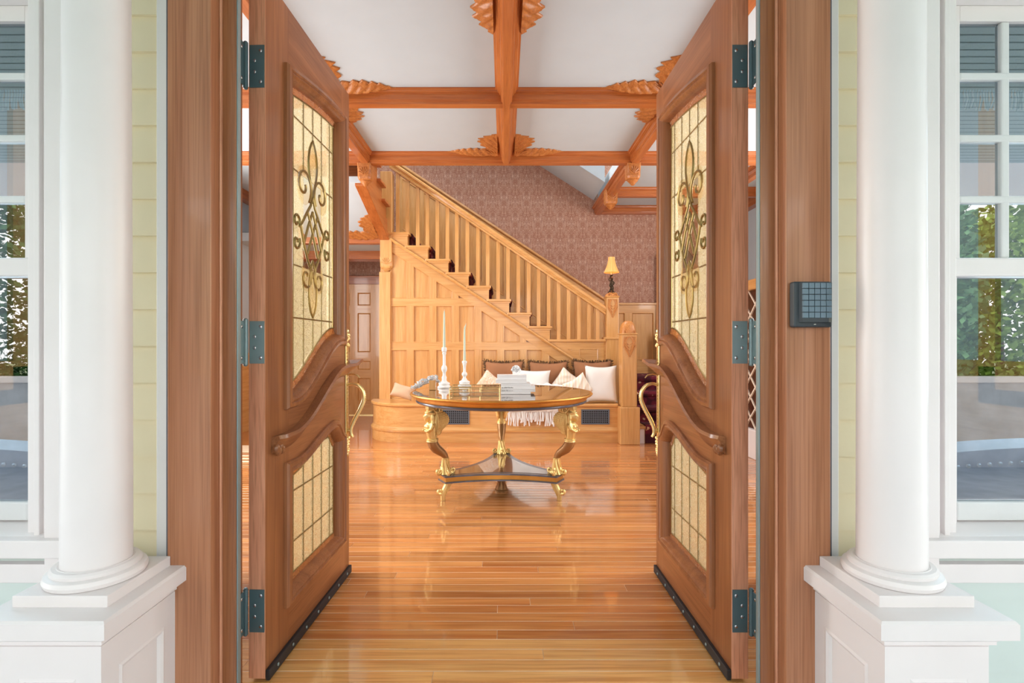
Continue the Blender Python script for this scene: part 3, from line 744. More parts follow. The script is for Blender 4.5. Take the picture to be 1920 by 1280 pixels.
# ---- keypad on the casing
kx0, kx1, kz0, kz1 = .822, .932, 1.148, 1.278
kp = thing('keypad', (.877, 1.477, kz0), 'dark rectangular door keypad with square keys mounted on the wooden door casing', 'keypad')
MB().box(kx0, kx1, 1.452, 1.4765, kz0, kz1).build('body', 'keypad_body', kp, bevel=.005)
MB().prism([(kx0+.014, 1.452), (kx0+.02, 1.442), (kx1-.02, 1.438), (kx1-.002, 1.452)], lambda u, v, w: (u, v, w), kz0+.014, kz1-.003).build('key_plate', 'keypad_body', kp)
for r_ in range(6):
    for c_ in range(5):
        xa = kx0+.0175+c_*.0163; za = kz0+.026+r_*.0166
        MB().box(xa, xa+.0148, 1.4355, 1.443, za, za+.015).build('key', 'keypad_key', kp, bevel=.001)
MB().lathe([(.004, 0), (.004, .002)], (kx0+.058, 1.451, kz0+.007), 10).build('screw', 'nailhead', kp)
# ================================================================ STAIRCASE
st = thing('staircase', (0, YS, 0), 'honey oak staircase with square balusters, panelled side and burgundy runner', 'staircase')
RISE, RUN, ZL = .1628, .248, 1.159
XR = lambda k: .56-RUN*(k-1)                 # riser k (1..8) of the main flight
ZT_ = lambda k: ZL+RISE*k
fs = fy(YS)
# string board (cut to the steps), moulding, raking rail
slope = RISE/RUN
zlow = lambda X: ZL+RISE*1-.215+slope*(XR(1)-X)          # lower edge of the string
pts = [(1.22, ZL-.03), (XR(1), ZL-.03)]
for k in range(1, 9):
    pts += [(XR(k), ZT_(k)-.03)]
    if k < 8: pts += [(XR(k+1), ZT_(k)-.03)]
pts += [(-1.42, ZT_(8)-.03), (-1.42, zlow(-1.42)), (1.22, zlow(1.22))]
MB().prism(pts, fs, -.012, .02).build('string_board', 'oak_x', st)
rake = lambda off, X: zlow(X)+off
XA, XZ = -1.42, 1.22
MB().loft([[ (X, YS-.012, rake(.018, X)), (X, YS-.034, rake(.012, X)), (X, YS-.036, rake(-.006, X)), (X, YS-.022, rake(-.02, X)), (X, YS-.012, rake(-.026, X))] for X in (XA, XZ)]).build('string_moulding', 'oak_x', st)
# treads, risers, nosings
for k in range(0, 9):
    xr = XR(k) if k else 1.24
    xl_ = XR(k+1) if k < 8 else -1.42
    z = ZT_(k)
    MB().box(xl_-.03 if k < 8 else -1.42, xr+(.026 if k else 0), YS-.04, YB-.01, z-.03, z).build('tread', 'oak_x', st, bevel=.006)
    if k: MB().box(xr-.018, xr, YS+.02, YB-.01, z-RISE, z-.03).build('riser', 'oak_y', st)
    if k:
        MB().box(xl_+.0, xr+.012, YS-.026, YS-.012, z-.048, z-.03).build('tread_moulding', 'oak_x', st)
        # folded runner on tread and riser, with a rounded nose
        y0, y1 = YS+.12, YB-.12
        prf = [(xr+.002, z-RISE+.002), (xr+.016, z-RISE+.002), (xr+.016, z-.045), (xr+.034, z-.034), (xr+.04, z-.012), (xr+.032, z+.012), (xr+.01, z+.016), (xl_+.004, z+.014), (xl_+.004, z+.001), (xr+.026, z+.0005), (xr+.027, z-.031), (xr+.002, z-.031)]
        MB().prism(prf, lambda u, v, w: (u, w, v), y0, y1).build('runner', 'carpet', st)
# balusters, two to a step
bal = MB().box(-.0215, .0215, -.0215, .0215, 0, 1).build('baluster', 'oak_z', data_only=True)
zrail = lambda X: 2.61-.68*(X+.449)             # underside of the handrail
n = 0
pxs = [272.5, 331, 393, 451, 511, 571.5, 628, 692, 755, 814, 876.5, 936, 998, 1060, 1120, 1180, 1240, 1300, 1362, 1422, 1475]
for p in pxs:
    X = (660+p/3.2-VX)*YS/F
    k = 0
    for q in range(1, 9):
        if X < XR(q)+.02: k = q
    link('baluster', bal, st, (X, .03, ZT_(k)), (0, 0, 0), (1, 1, zrail(X)+.01-ZT_(k)))
# handrail
XE = 1.245
rp = [(-.038, 0), (-.04, .02), (-.03, .03), (-.036, .05), (-.046, .062), (-.046, .085), (-.03, .10), (0, .106), (.03, .10), (.046, .085), (.046, .062), (.036, .05), (.03, .03), (.04, .02), (.038, 0)]
MB().loft([[(X, YS+.03+a, zrail(X)+b_) for a, b_ in rp] for X in (-1.40, XE)]).build('handrail', 'oak_x', st, smooth=True, angle=30)
# panelled side below the string: stiles, rails and sunk panels, clipped by the rake
YF = YS+.006
MB().prism([(-1.5, 0), (1.25, 0), (1.25, 1.12), (.7, 1.12), (.7, zlow(.7)-.02), (-1.42, zlow(-1.42)-.02), (-1.5, zlow(-1.42)-.02)], fs, .03, .045).build('side_backing', 'oak_z', st)
G = YS/F
c0 = (660+232/3.2-VX)*G; pitch = 135.6/3.2*G; pwid = 97/3.2*G
rowsz = [(.436, 1.10-(655.5-VY)*G), (1.10-(641.5-VY)*G, 1.10-(573-VY)*G), (1.10-(559-VY)*G, 3.0)]
OFF = .145                                                # raking rail width (vertical)
A_, B_ = slope, 1.0; Cc = zlow(0)-OFF
for r_, (za, zb) in enumerate(rowsz):
    for c_ in range(8):
        xa = c0+c_*pitch; xb = xa+pwid
        q = clip([(xa, za), (xb, za), (xb, zb), (xa, zb)], A_, B_, Cc)
        if len(q) >= 3 and abs(area2(q)) > .0012: panel_mb(q, fy(YF), .003, .019, .010, .022).build('panel', 'oak_z', st)
        if r_ == 0 or True:
            for (sa, sb) in ([(xa-(pitch-pwid), xa)] if c_ else []):
                q = clip([(sa, za), (sb, za), (sb, zb), (sa, zb)], A_, B_, Cc+.02)
                if len(q) >= 3: MB().prism(q, fy(YF), 0, .03).build('stile', 'oak_z', st)
    lo = rowsz[r_-1][1] if r_ else 0
    q = clip([(c0-.0, lo), (1.22, lo), (1.22, za), (c0-.0, za)], A_, B_, Cc+.02)
    if len(q) >= 3: MB().prism(q, fy(YF), 0, .03).build('rail', 'oak_x', st)
q = [(-1.42, zlow(-1.42)-OFF), (1.22, zlow(1.22)-OFF), (1.22, zlow(1.22)), (-1.42, zlow(-1.42))]
MB().prism(q, fy(YF), -.004, .03).build('raking_rail', 'oak_x', st)
MB().box(-1.52, c0, YS-.02, YS+.04, 0, 1.98).build('corner_post', 'oak_z', st, bevel=.004)
# right of the rake, under the lower landing
za, zb = .436, ZL-.03
tri = [(.46, zb), (1.22, zb), (1.22, za), (1.0, za)]
xa, xb = (1035-VX)*G, 1.245
poly = clip([(xa-.1, .5), (xb, .5), (xb, zb), (xa-.1, zb)], -A_, -B_, -(zlow(0)+.03))
MB().prism(poly, fs, -.010, .02).build('landing_face', 'oak_x', st)
for (pa, pb) in ((1039, 1072), (1086, 1121)):
    q = clip([((pa-VX)*G, .5), ((pb-VX)*G, .5), ((pb-VX)*G, ZL-.115), ((pa-VX)*G, ZL-.115)], -A_, -B_, -(zlow(0)+.075))
    if len(q) >= 3: panel_mb(q, fy(YS-.014), .003, .006, .014, .01).build('panel', 'oak_z', st)
# lamp newel, near newel
def newel(name, x, y, w, z0, zbase, ztop, wb=None, dome=.08):
    h = w/2; hb = (wb or w*1.25)/2
    o = MB().box(x-hb, x+hb, y-hb, y+hb, z0, zbase).build(name, 'oak_z', st, bevel=.008)
    MB().box(x-h, x+h, y-h, y+h, zbase, ztop-dome).build('shaft', 'oak_z', o, bevel=.006)
    MB().loft([[(x+a*q, y+b_*q, z) for a, b_ in ((-1, -1), (1, -1), (1, 1), (-1, 1))] for q, z in ((h*1.02, ztop-dome), (h*1.1, ztop-dome+.008), (h*1.02, ztop-dome+.016))]).build('collar', 'oak_x', o)
    # domed carved cap with rounded-square plan
    rings = []
    for i in range(9):
        t = i/8*HP; q = h*1.06*math.cos(t)**.7 if i < 8 else .006; z = ztop-dome+.016+(dome-.016)*math.sin(t)
        e = .5+.5*t/HP
        ring = []
        for k in range(24):
            a = 2*math.pi*(k+.5)/24; c, s_ = math.cos(a), math.sin(a); m_ = max(abs(c), abs(s_)); sq = 1/m_
            ring.append((x+q*c*(sq*(1-e)+e), y+q*s_*(sq*(1-e)+e), z))
        rings.append(ring)
    MB().loft(rings).build('cap', 'carved_oak', o, smooth=True)
    cv = MB(); zt = ztop-dome-.012
    for sx in (-1, 1):
        for k in range(5):
            cv.tube([(x+sx*h*(.05+.16*k), y-h-.001, zt-.01-.0*k), (x+sx*h*(.35+.1*k), y-h-.004, zt-.035-.02*k), (x+sx*h*(.5-.07*k), y-h-.003, zt-.075-.028*k), (x+sx*h*.06, y-h-.001, zt-.10-.034*k)], lambda t: .0035+.004*math.sin(math.pi*t), 6)
        for k in range(3):
            cv.tube([(x+sx*h*(.15+.28*k), y-h*1.06+.003, ztop-dome+.018), (x+sx*h*(.3+.2*k), y-h*.98, ztop-dome+.04), (x+sx*h*(.1+.2*k), y-h*.8, ztop-dome+.058)], .005, 6)
    cv.build('carving', 'carved_oak', o, smooth=True)
    return o
newel('newel_post', (1177-VX)*5.70/F, 5.70, .166, 0, .41, 1.36, .218, .155)
nl = newel('newel_post', (1146.5-VX)*6.30/F, 6.30, .15, .0, 1.17, 1.73, .165, .06)
MB().box(1.22, 1.42, YS-.045, YS+.16, 1.158, 1.185).build('tread_return', 'oak_x', st, bevel=.005)
# hanging newel at the upper turn
xn = (724.5-VX)*YS/F
hn = MB().box(xn-.072, xn+.072, YS-.03, YS+.114, 2.10, 3.2).build('hanging_newel', 'oak_z', st, bevel=.006)
pendant('newel_drop', xn, YS+.042, .15, 2.16, 1.966, 'oak_z', st)
# flight turning towards the entrance: string with soffit, treads, edge beam
XF = -1.42
zb_ = lambda y: 2.405+.316*(6.2-y)
sp = [(6.25, zb_(6.25)), (5.19, zb_(5.19)), (5.19, 3.2)]
for k in (4, 3, 2, 1):
    yk = 6.17-.22*(k-2); sp += [(yk, 2.46+RISE*k), (yk, 2.46+RISE*(k-1))]
sp += [(6.25, 2.46)]
MB().prism(sp, lambda u, v, w: (w, u, v), XF-.03, XF).build('string_board', 'beam_y', st)
MB().prism([(6.236, zb_(6.25)-.03), (5.18, zb_(5.16)-.03), (5.18, zb_(5.16)+.05), (6.236, zb_(6.25)+.05)], lambda u, v, w: (w, u, v), XF-.09, XF+.022).build('string_moulding', 'beam_y', st, bevel=.006)
for k in (2, 3, 4, 5):
    yk = 6.17-.22*(k-2); MB().box(-2.4, XF+.045, yk-.24, yk+.03, 2.43+RISE*k, 2.462+RISE*k).build('tread', 'beam_x', st, bevel=.006)
    MB().box(-2.4, XF-.03, yk-.005, yk+.012, 2.46+RISE*(k-1), 2.43+RISE*k).build('riser', 'beam_x', st)
MB().prism([(6.25, zb_(6.25)), (5.17, zb_(5.16)), (5.17, zb_(5.16)+.06), (6.25, zb_(6.25)+.06)], lambda u, v, w: (w, u, v), -2.4, XF-.03).build('soffit', 'plaster', st)
MB().box(-2.5, XF-.08, YS-.03, YS+.08, 2.324, 2.50).build('landing_beam', 'beam_x', st, bevel=.01)
MB().box(-2.5, XF-.08, YS-.05, YS+.075, 2.44, 2.535).build('landing_beam', 'beam_x', st, bevel=.012)
MB().box(-2.5, XF, YS+.08, YB, 2.36, 2.46).build('landing', 'plaster', st)
MB().box(-3.3, -1.5, 6.92, YB, 2.25, 2.37).build('landing_beam', 'beam_x', st, bevel=.01)
MB().box(-3.3, -2.5, YS, 8.0, 2.36, 2.46).build('landing', 'plaster', st)
# carved leaf in the soffit corner
orn = thing('soffit_ornament', (XF-.05, YS-.05, zb_(6.2)), 'carved acanthus leaf on the white soffit under the upper flight of stairs', 'carved ornament')
mb = MB()
for (du, L, Wd) in (((-1, 0), .5, .16), ((0, -1), .5, .2)):
    N, M = 36, 6; rings = []
    for i in range(N+1):
        t = i/N; env = math.sin(math.pi*min(1, t*.96+.1))**.8*(1-.35*t); wd = Wd*env*(1-.34*((t*6) % 1))+.004; ring = []
        for j in range(M+1):
            v = j/M; rel = .5+.5*math.cos(2*math.pi*(t*6-v)); h = .006+.03*(1-v)*env+.014*rel*env
            a = t*L+v*wd*.5; b2 = v*wd
            xx, yy = (XF-.09-a, YS-.05-b2) if du[0] else (XF-.09-b2, YS-.05-a)
            ring.append((xx, yy, zb_(yy)-h))
        for kk in (-1, 0):
            xx, yy, _ = ring[M if kk == -1 else 0]; ring.append((xx, yy, zb_(yy)))
        rings.append(ring)
    mb.loft(rings)
mb.build('leaf', 'carved_wood', orn, smooth=True, angle=60)
# raking wainscot on the back wall
capz = lambda X: 3.535-.66*(X+1.318)
fbw = fy(YB-.02)
X0_, X1_ = -1.5, 1.50
MB().loft([[(X, YB-.0, capz(X)), (X, YB-.05, capz(X)), (X, YB-.055, capz(X)-.03), (X, YB-.03, capz(X)-.045), (X, YB-.0, capz(X)-.05)] for X in (X0_, X1_)]).build('wall_cap_rail', 'oak_x', st)
MB().prism([(X0_, capz(X0_)-.05), (X1_, capz(X1_)-.05), (X1_, capz(X1_)-.19), (X0_, capz(X0_)-.19)], fbw, 0, .02).build('wall_rail', 'oak_x', st)
MB().prism([(X0_, capz(X0_)-.90), (X1_, capz(X1_)-.90), (X1_, capz(X1_)-1.4), (X0_, capz(X0_)-1.4)], fbw, 0, .02).build('wall_skirting', 'oak_x', st)
for k in range(10):
    xa = X0_+k*.30; xb = xa+.08; xc_ = xa+.30
    MB().prism([(xa, capz(xa)-.19), (xb, capz(xb)-.19), (xb, capz(xb)-.90), (xa, capz(xa)-.90)], fbw, 0, .02).build('wall_stile', 'oak_z', st)
    panel_mb([(xb, capz(xb)-.90), (xc_, capz(xc_)-.90), (xc_, capz(xc_)-.19), (xb, capz(xb)-.19)], fbw, .004, .012, .014, .02).build('wall_panel', 'oak_z', st)
# lower carpeted flight on the right, up to the quarter landing
for k in range(4):
    yk = 5.70+.248*k; z = .19+.163*k
    MB().box(1.47, 2.6, yk, 7.12, z-.163 if k else 0, z-.03).build('riser', 'oak_x', st)
    MB().box(1.45, 2.6, yk-.028, yk+.26 if k < 3 else 7.13, z-.03, z).build('tread', 'oak_x', st, bevel=.006)
    y0 = yk
    prf = [(y0-.001, z-.163), (y0-.014, z-.163), (y0-.014, z-.045), (y0-.034, z-.036), (y0-.041, z-.012), (y0-.03, z+.013), (y0, z+.016), (y0+(.25 if k < 3 else 1.4), z+.014), (y0+(.25 if k < 3 else 1.4), z+.0005), (y0-.027, z+.0005), (y0-.028, z-.031), (y0-.001, z-.031)]
    if k == 0: prf[0] = (y0-.001, .002); prf[1] = (y0-.014, .002)
    MB().prism(prf, lambda u, v, w: (w, u, v), 1.57, 2.45).build('runner', 'carpet', st)
    MB().box(1.57, 2.45, y0-.018, y0-.0145, z-.042, z-.036).build('runner_edge', 'cream_fabric', st)
box('step_side', 'white_paint', st, 1.455, 1.56, 5.685, 5.70, 0, .16)
# ================================================================ BENCH
bn = thing('built_in_bench', (0, 5.95, 0), 'built-in oak bench with rounded end and metal grilles below the stairs', 'bench')
YBF = 5.708
def bench_outline(o):
    pts = [(1.268, YS-.022), (1.268, YBF-o)]
    for i in range(25):
        a = HP*i/24; pts.append((-1.08-(.5+o)*math.sin(a), 6.2-(.492+o)*math.cos(a)))
    pts.append((-1.58-o, YS-.022)); return pts
fz = lambda u, v, w: (u, v, w)
MB().prism(bench_outline(.0), fz, 0, .115).build('base', 'oak_x', bn, smooth=True, angle=30)
mb = MB()
mb.loft([[(u, v, z) for u, v in bench_outline(o)] for z, o in ((.115, .0), (.118, .012), (.14, .016), (.152, .004), (.165, -.006), (.172, -.012))])
mb.build('base_moulding', 'oak_x', bn, smooth=True, angle=30)
MB().prism(bench_outline(-.012), fz, .172, .40).build('body', 'oak_x', bn, smooth=True, angle=30)
MB().loft([[(u, v, z) for u, v in bench_outline(o)] for z, o in ((.395, -.012), (.40, .004), (.408, .012), (.428, .014), (.436, .006))]).build('seat', 'oak_x', bn, smooth=True, angle=30)
for xa, xb in (((824-VX)*YBF/F, (880-VX)*YBF/F), ((1090-VX)*YBF/F, (1143-VX)*YBF/F)):
    za, zb = .205, .372; y = YBF+.012
    g = MB()
    g.box(xa, xb, y-.008, y, za, za+.016).box(xa, xb, y-.008, y, zb-.016, zb).box(xa, xa+.016, y-.008, y, za+.016, zb-.016).box(xb-.016, xb, y-.008, y, za+.016, zb-.016)
    gr = g.build('vent_grille', 'vent_metal', bn)
    m = MB(); nx = 14
    for i in range(1, nx): x = xa+.016+(xb-xa-.032)*i/nx; m.box(x-.0035, x+.0035, y-.005, y-.001, za+.016, zb-.016)
    for j in range(1, 7): z = za+.016+(zb-za-.032)*j/7; m.box(xa+.016, xb-.016, y-.006, y-.0015, z-.0035, z+.0035)
    m.build('mesh', 'vent_metal', gr)
    box('opening', 'void_black', gr, xa+.012, xb-.012, y-.0012, y-.0004, za+.012, zb-.012)  # black sheet paints the shade inside the vent; the bench is solid
# ================================================================ ROUND TABLE
TX, TY = -.02, 3.841
tb = thing('centre_table', (TX, TY, 0), 'round gilt centre table with winged figure legs and dark glossy top', 'table')
c = (TX, TY, 0)
MB().lathe([(.0, .728), (.60, .728), (.645, .722), (.668, .728), (.6765, .738), (.672, .745), (.664, .7475), (.655, .745)], c, 96, False).build('rim', 'antique_gold', tb, smooth=True)
MB().lathe([(.0, .738), (.656, .738), (.656, .7468), (.0, .7468)], c, 96, False).build('top', 'tabletop_dark', tb, smooth=True)
MB().lathe([(.58, .728), (.645, .724), (.640, .712), (.632, .70), (.626, .694), (.58, .694)], c, 96, False).build('apron', 'antique_gold', tb, smooth=True)
MB().lathe([(.58, .696), (.630, .695), (.634, .688), (.630, .680), (.618, .676), (.58, .676)], c, 96, False).build('apron_band', 'ebony', tb, smooth=True)
MB().lathe([(.0, .68), (.6, .68), (.6, .73), (.0, .73)], c, 48, False).build('underside', 'ebony', tb)
# shelf: triangle with hollow sides and cut corners
def shelf(o):
    pts = []; R1 = .48
    for k in range(3):
        a0 = HP+k*2*math.pi/3; a1 = a0+2*math.pi/3
        h = .06
        p0 = (R1*math.cos(a0)-h*math.sin(a0), R1*math.sin(a0)+h*math.cos(a0)); p1 = (R1*math.cos(a1)+h*math.sin(a1), R1*math.sin(a1)-h*math.cos(a1))
        mid = (a0+a1)/2; n_ = 12
        for i in range(n_+1):
            t = i/n_; s_ = 4*t*(1-t)*.075
            pts.append((p0[0]+(p1[0]-p0[0])*t-math.cos(mid)*(s_+o), p0[1]+(p1[1]-p0[1])*t-math.sin(mid)*(s_+o)))
    return [(TX+x*(1-o), TY+y*(1-o)) for x, y in pts]
MB().loft([[(x, y, z) for x, y in shelf(o)] for z, o in ((.140, .008), (.142, .004), (.172, .004), (.174, .008))]).build('shelf', 'antique_gold', tb)
for za, zb in ((.132, .1415), (.1735, .184)): MB().prism(shelf(-.004), fz, za, zb).build('shelf_band', 'ebony', tb)
MB().prism(shelf(.03), fz, .1835, .1856).build('shelf_top', 'tabletop_dark', tb)
MB().lathe([(.022, .132), (.026, .11), (.03, .06), (.042, .03), (.045, .018), (.052, .012), (.052, 0)], c, 24).build('centre_foot', 'bronze_brown', tb, smooth=True)
def remeshed(mb, name, mat, voxel, sm_it=6):
    o = mb.build(name, mat, None, local=True)
    r = o.modifiers.new('r', 'REMESH'); r.mode = 'VOXEL'; r.voxel_size = voxel
    s_ = o.modifiers.new('s', 'SMOOTH'); s_.iterations = sm_it; s_.factor = .5
    dg = bpy.context.evaluated_depsgraph_get(); me = bpy.data.meshes.new_from_object(o.evaluated_get(dg)); bpy.data.objects.remove(o)
    for p in me.polygons: p.use_smooth = True
    me.name = name
    if not me.materials: me.materials.append(MATS[mat])
    return me
# leg in local frame: +x outwards
rf = .565
fig = MB()
fig.loft([[(rf+dx+a*math.cos(q*.5236), b_*math.sin(q*.5236), z) for q in range(12)] for z, dx, a, b_ in
          ((.44, -.012, .034, .034), (.465, -.008, .037, .036), (.50, -.004, .040, .041), (.53, .0, .040, .046), (.552, -.002, .032, .044), (.566, -.004, .018, .022), (.585, .0, .015, .016))])
fig.ball((rf+.028, .016, .528), (.014, .016, .017)); fig.ball((rf+.028, -.016, .528), (.014, .016, .017))
fig.ball((rf+.006, 0, .606), (.038, .033, .042)); fig.ball((rf+.026, 0, .594), (.022, .022, .030)); fig.ball((rf+.049, 0, .600), (.007, .006, .010))
fig.ball((rf+.045, 0, .584), (.006, .010, .005)); fig.ball((rf+.038, 0, .571), (.010, .011, .008)); fig.ball((rf-.008, 0, .618), (.040, .039, .038))
for sy in (-1, 1):
    fig.ball((rf-.004, sy*.034, .588), (.017, .013, .032)); fig.ball((rf+.0, sy*.036, .556), (.013, .013, .026)); fig.ball((rf+.042, sy*.012, .608), (.004, .005, .003))
    fig.tube([(rf, sy*.044, .545), (rf+.018, sy*.05, .515), (rf+.04, sy*.036, .50), (rf+.05, sy*.012, .505)], lambda t: .0125-.004*t, 8)
fig.tube([(rf+.038*math.cos(a*.2618), .035*math.sin(a*.2618), .624+.004*math.cos(a*.2618)) for a in range(24)], .0055, 6, True)
fig.box(rf-.035, rf+.03, -.03, .03, .645, .678)
fig_me = remeshed(fig, 'figure', 'gold_leaf', .0042, 3)
def wing_mb(sy):
    w = MB()
    # nested crescent feathers from the waist up to the apron, curling forward at the top
    for j in range(7):
        bul = .020+.0125*j; pts = []
        for k in range(15):
            t = k/14; z_ = .452+.006*j+(.205-.012*j*.5)*t; x_ = rf-.020-bul*math.sin(math.pi*min(1, t*.92+.04))**.85+.018*max(0, t-.8)/.2
            pts.append((x_, sy*(.030+.016*math.sin(math.pi*t)-.0015*j), z_))
        w.tube(pts, lambda t_: .0078*(.55+.45*math.sin(math.pi*t_)), 7, flat=.8)
        for k in range(2, 13):
            p = pts[k]; w.ball((p[0]-.003, p[1]+sy*.003, p[2]), (.0062, .005, .0075), 6, 4)
    w.tube([(rf-.018, sy*.034, .655), (rf-.045, sy*.036, .668), (rf-.07, sy*.036, .655), (rf-.066, sy*.036, .635), (rf-.05, sy*.036, .638), (rf-.052, sy*.036, .65)], .0085, 8)
    w.ball((rf-.045, sy*.028, .55), (.036, .010, .085))
    return w
wing_me = [wing_mb(sy).build('wing', 'gold_leaf', data_only=True, smooth=True) for sy in (-1, 1)]
for m_ in wing_me:
    for p in m_.polygons: p.use_smooth = True
spath = [(rf-.012, .44), (rf-.012, .42), (rf-.022, .395), (rf-.042, .37), (rf-.068, .350), (rf-.092, .332), (rf-.107, .312), (rf-.112, .295)]
srad = [.036, .038, .037, .035, .031, .0265, .023, .021]
lg = MB(); rings = []
for i, (x, z) in enumerate(spath):
    a = spath[max(0, i-1)]; b_ = spath[min(len(spath)-1, i+1)]; tx, tz = b_[0]-a[0], b_[1]-a[1]; L_ = math.hypot(tx, tz); nx_, nz_ = -tz/L_, tx/L_
    rings.append([(x+nx_*srad[i]*math.cos(k*.3927), srad[i]*math.sin(k*.3927), z+nz_*srad[i]*math.cos(k*.3927)) for k in range(16)])
lg.loft(rings)
leg_me = lg.build('leg', 'bronze_brown', data_only=True, smooth=True)
col_me = MB().lathe([(.037, -.010), (.042, -.008), (.040, -.002), (.043, .003), (.042, .010), (.036, .012)], (rf-.012, 0, .432), 24).lathe([(.0215, -.006), (.0255, -.003), (.0255, .003), (.0215, .006)], (rf-.112, 0, .296), 20).build('collar', 'gold_leaf', data_only=True, smooth=True)
xk = rf-.112
cup = MB().lathe([(.021, .295), (.022, .28), (.024, .25), (.027, .22), (.034, .20), (.040, .186)], (xk, 0, 0), 20)
for k in range(8):
    a = k*math.pi/4; cup.tube([(xk+.021*math.cos(a), .021*math.sin(a), .29), (xk+.026*math.cos(a+.3), .026*math.sin(a+.3), .25), (xk+.031*math.cos(a+.6), .031*math.sin(a+.6), .215), (xk+.042*math.cos(a+.8), .042*math.sin(a+.8), .188)], .0055, 6)
for sy in (-1, 1):
    sp_ = [(xk+.004, sy*(.056+.021*(1-.055*i)*math.cos(-2.6+i*.5)), .208+.021*(1-.055*i)*math.sin(-2.6+i*.5)) for i in range(16)]
    cup.tube([(xk+.004, sy*.022, .232), (xk+.004, sy*.03, .205)]+sp_, lambda t: .012-.005*t, 8)
    cup.tube([(xk+sy*.02, 0, .232), (xk+sy*.03, 0, .205)]+[(xk+sy*(.052+.02*(1-.055*i)*math.cos(-2.6+i*.5)), 0, .207+.02*(1-.055*i)*math.sin(-2.6+i*.5)) for i in range(16)], lambda t: .012-.005*t, 8)
cup_me = cup.build('acanthus_cup', 'gold_leaf', data_only=True, smooth=True)
ft = MB(); xf = .4746
ft.tube([(xk-.022, 0, .134), (xk-.018, 0, .112), (xk-.002, 0, .085), (xk+.012, 0, .062), (xk+.02, 0, .04), (xk+.02, 0, .018), (xk+.02, 0, .002)], lambda t: .027-.012*t if t < .8 else .0175, 10)
ft.tube([(xk+.016, 0, .05), (xk+.036, 0, .048)]+[(xk+.045+.017*(1-.05*i)*math.cos(-1.9+i*.55), 0, .066+.017*(1-.05*i)*math.sin(-1.9+i*.55)) for i in range(13)], lambda t: .011-.004*t, 8)
for sy in (-1, 0, 1): ft.tube([(xk-.035, sy*.012, .133), (xk-.03, sy*.016, .108), (xk-.014, sy*.017, .078), (xk+.0, sy*.014, .055), (xk+.008, sy*.01, .035)], .0065, 6)
ft_me = ft.build('foot', 'gold_leaf', data_only=True, smooth=True)
for ang in (HP, HP+2*math.pi/3, HP+4*math.pi/3):
    l_ = link('leg', leg_me, tb, (0, 0, 0), (0, 0, ang))
    for nm, me in (('figure', fig_me), ('wing', wing_me[0]), ('wing', wing_me[1]), ('collar', col_me), ('acanthus_cup', cup_me), ('foot', ft_me)): link(nm, me, l_)
# ================================================================ ON THE TABLE
TZ = .7478
def candlestick(x, y, hs, hc, bend, label):
    r = thing('candlestick', (x, y, TZ), label, 'candlestick', 'white candlesticks on the round table')
    k = hs/.327
    pr = [(.0, 0), (.054, 0), (.056, .008), (.050, .014), (.040, .022), (.046, .032), (.044, .040), (.022, .052), (.018, .066), (.020, .085*k), (.013, .10*k), (.013, .125*k), (.021, .14*k), (.024, .155*k), (.021, .17*k), (.012, .185*k), (.011, .22*k), (.012, .265*k), (.017, .28*k), (.013, .288*k), (.020, .295*k), (.021, .322*k), (.017, .327*k), (.0, .327*k)]
    MB().lathe(pr, (x, y, TZ), 28, False).build('stick', 'white_ceramic', r, smooth=True)
    z0 = TZ+hs; pts = []
    for i in range(13):
        t = i/12; pts.append((x+(bend*max(0, t-.86)**1*.5), y, z0-.004+hc*t-(abs(bend)*max(0, t-.93)*.6)))
    c_ = MB().tube(pts, lambda t: .0112-.0055*t if t < .97 else .003, 12).build('candle', 'wax_green', r, smooth=True)
    MB().tube([pts[-1], (pts[-1][0]+.001, y, pts[-1][2]+.012)], .001, 5).build('wick', 'white_ceramic', c_)
candlestick((833-VX)*4.13/F, 4.13, .327, .297, 0, 'tall white candlestick with straight pale green taper on the round table')
candlestick((871-VX)*4.30/F, 4.30, .212, .315, .16, 'shorter white candlestick with bent-tipped green taper on the round table')
# gilt tray with rail
tr = thing('tray', (-.207, 3.735, TZ), 'gilt rectangular tray with open rail and mirrored base', 'tray')
x0, x1, y0, y1 = -.383, -.031, 3.61, 3.86
box('base', 'tray_glass', tr, x0, x1, y0, y1, TZ+.010, TZ+.014)
m = MB()
for z in (.014, .046):
    zz = TZ+z; m.tube([(x0, y0, zz), (x1, y0, zz), (x1, y1, zz), (x0, y1, zz), (x0, y0, zz)], .0032, 6)
m.build('rail', 'brass', tr)
def bar_(nm, a, b_, r_): MB().tube([a, b_], r_, 6).build(nm, 'brass', tr)
for (a, b_) in ((x0, y0), (x1, y0), (x0, y1), (x1, y1)): bar_('corner_post', (a, b_, TZ), (a, b_, TZ+.046), .0034)
for y in (y0, y1):
    for t in (.39, .61): bar_('post', (x0+(x1-x0)*t, y, TZ+.012), (x0+(x1-x0)*t, y, TZ+.046), .003)
    bar_('mid_rail', (x0, y, TZ+.03), (x0+(x1-x0)*.39, y, TZ+.03), .0026); bar_('mid_rail', (x0+(x1-x0)*.61, y, TZ+.03), (x1, y, TZ+.03), .0026)
for x in (x0, x1): bar_('post', (x, y0+.125, TZ+.012), (x, y0+.125, TZ+.046), .003)
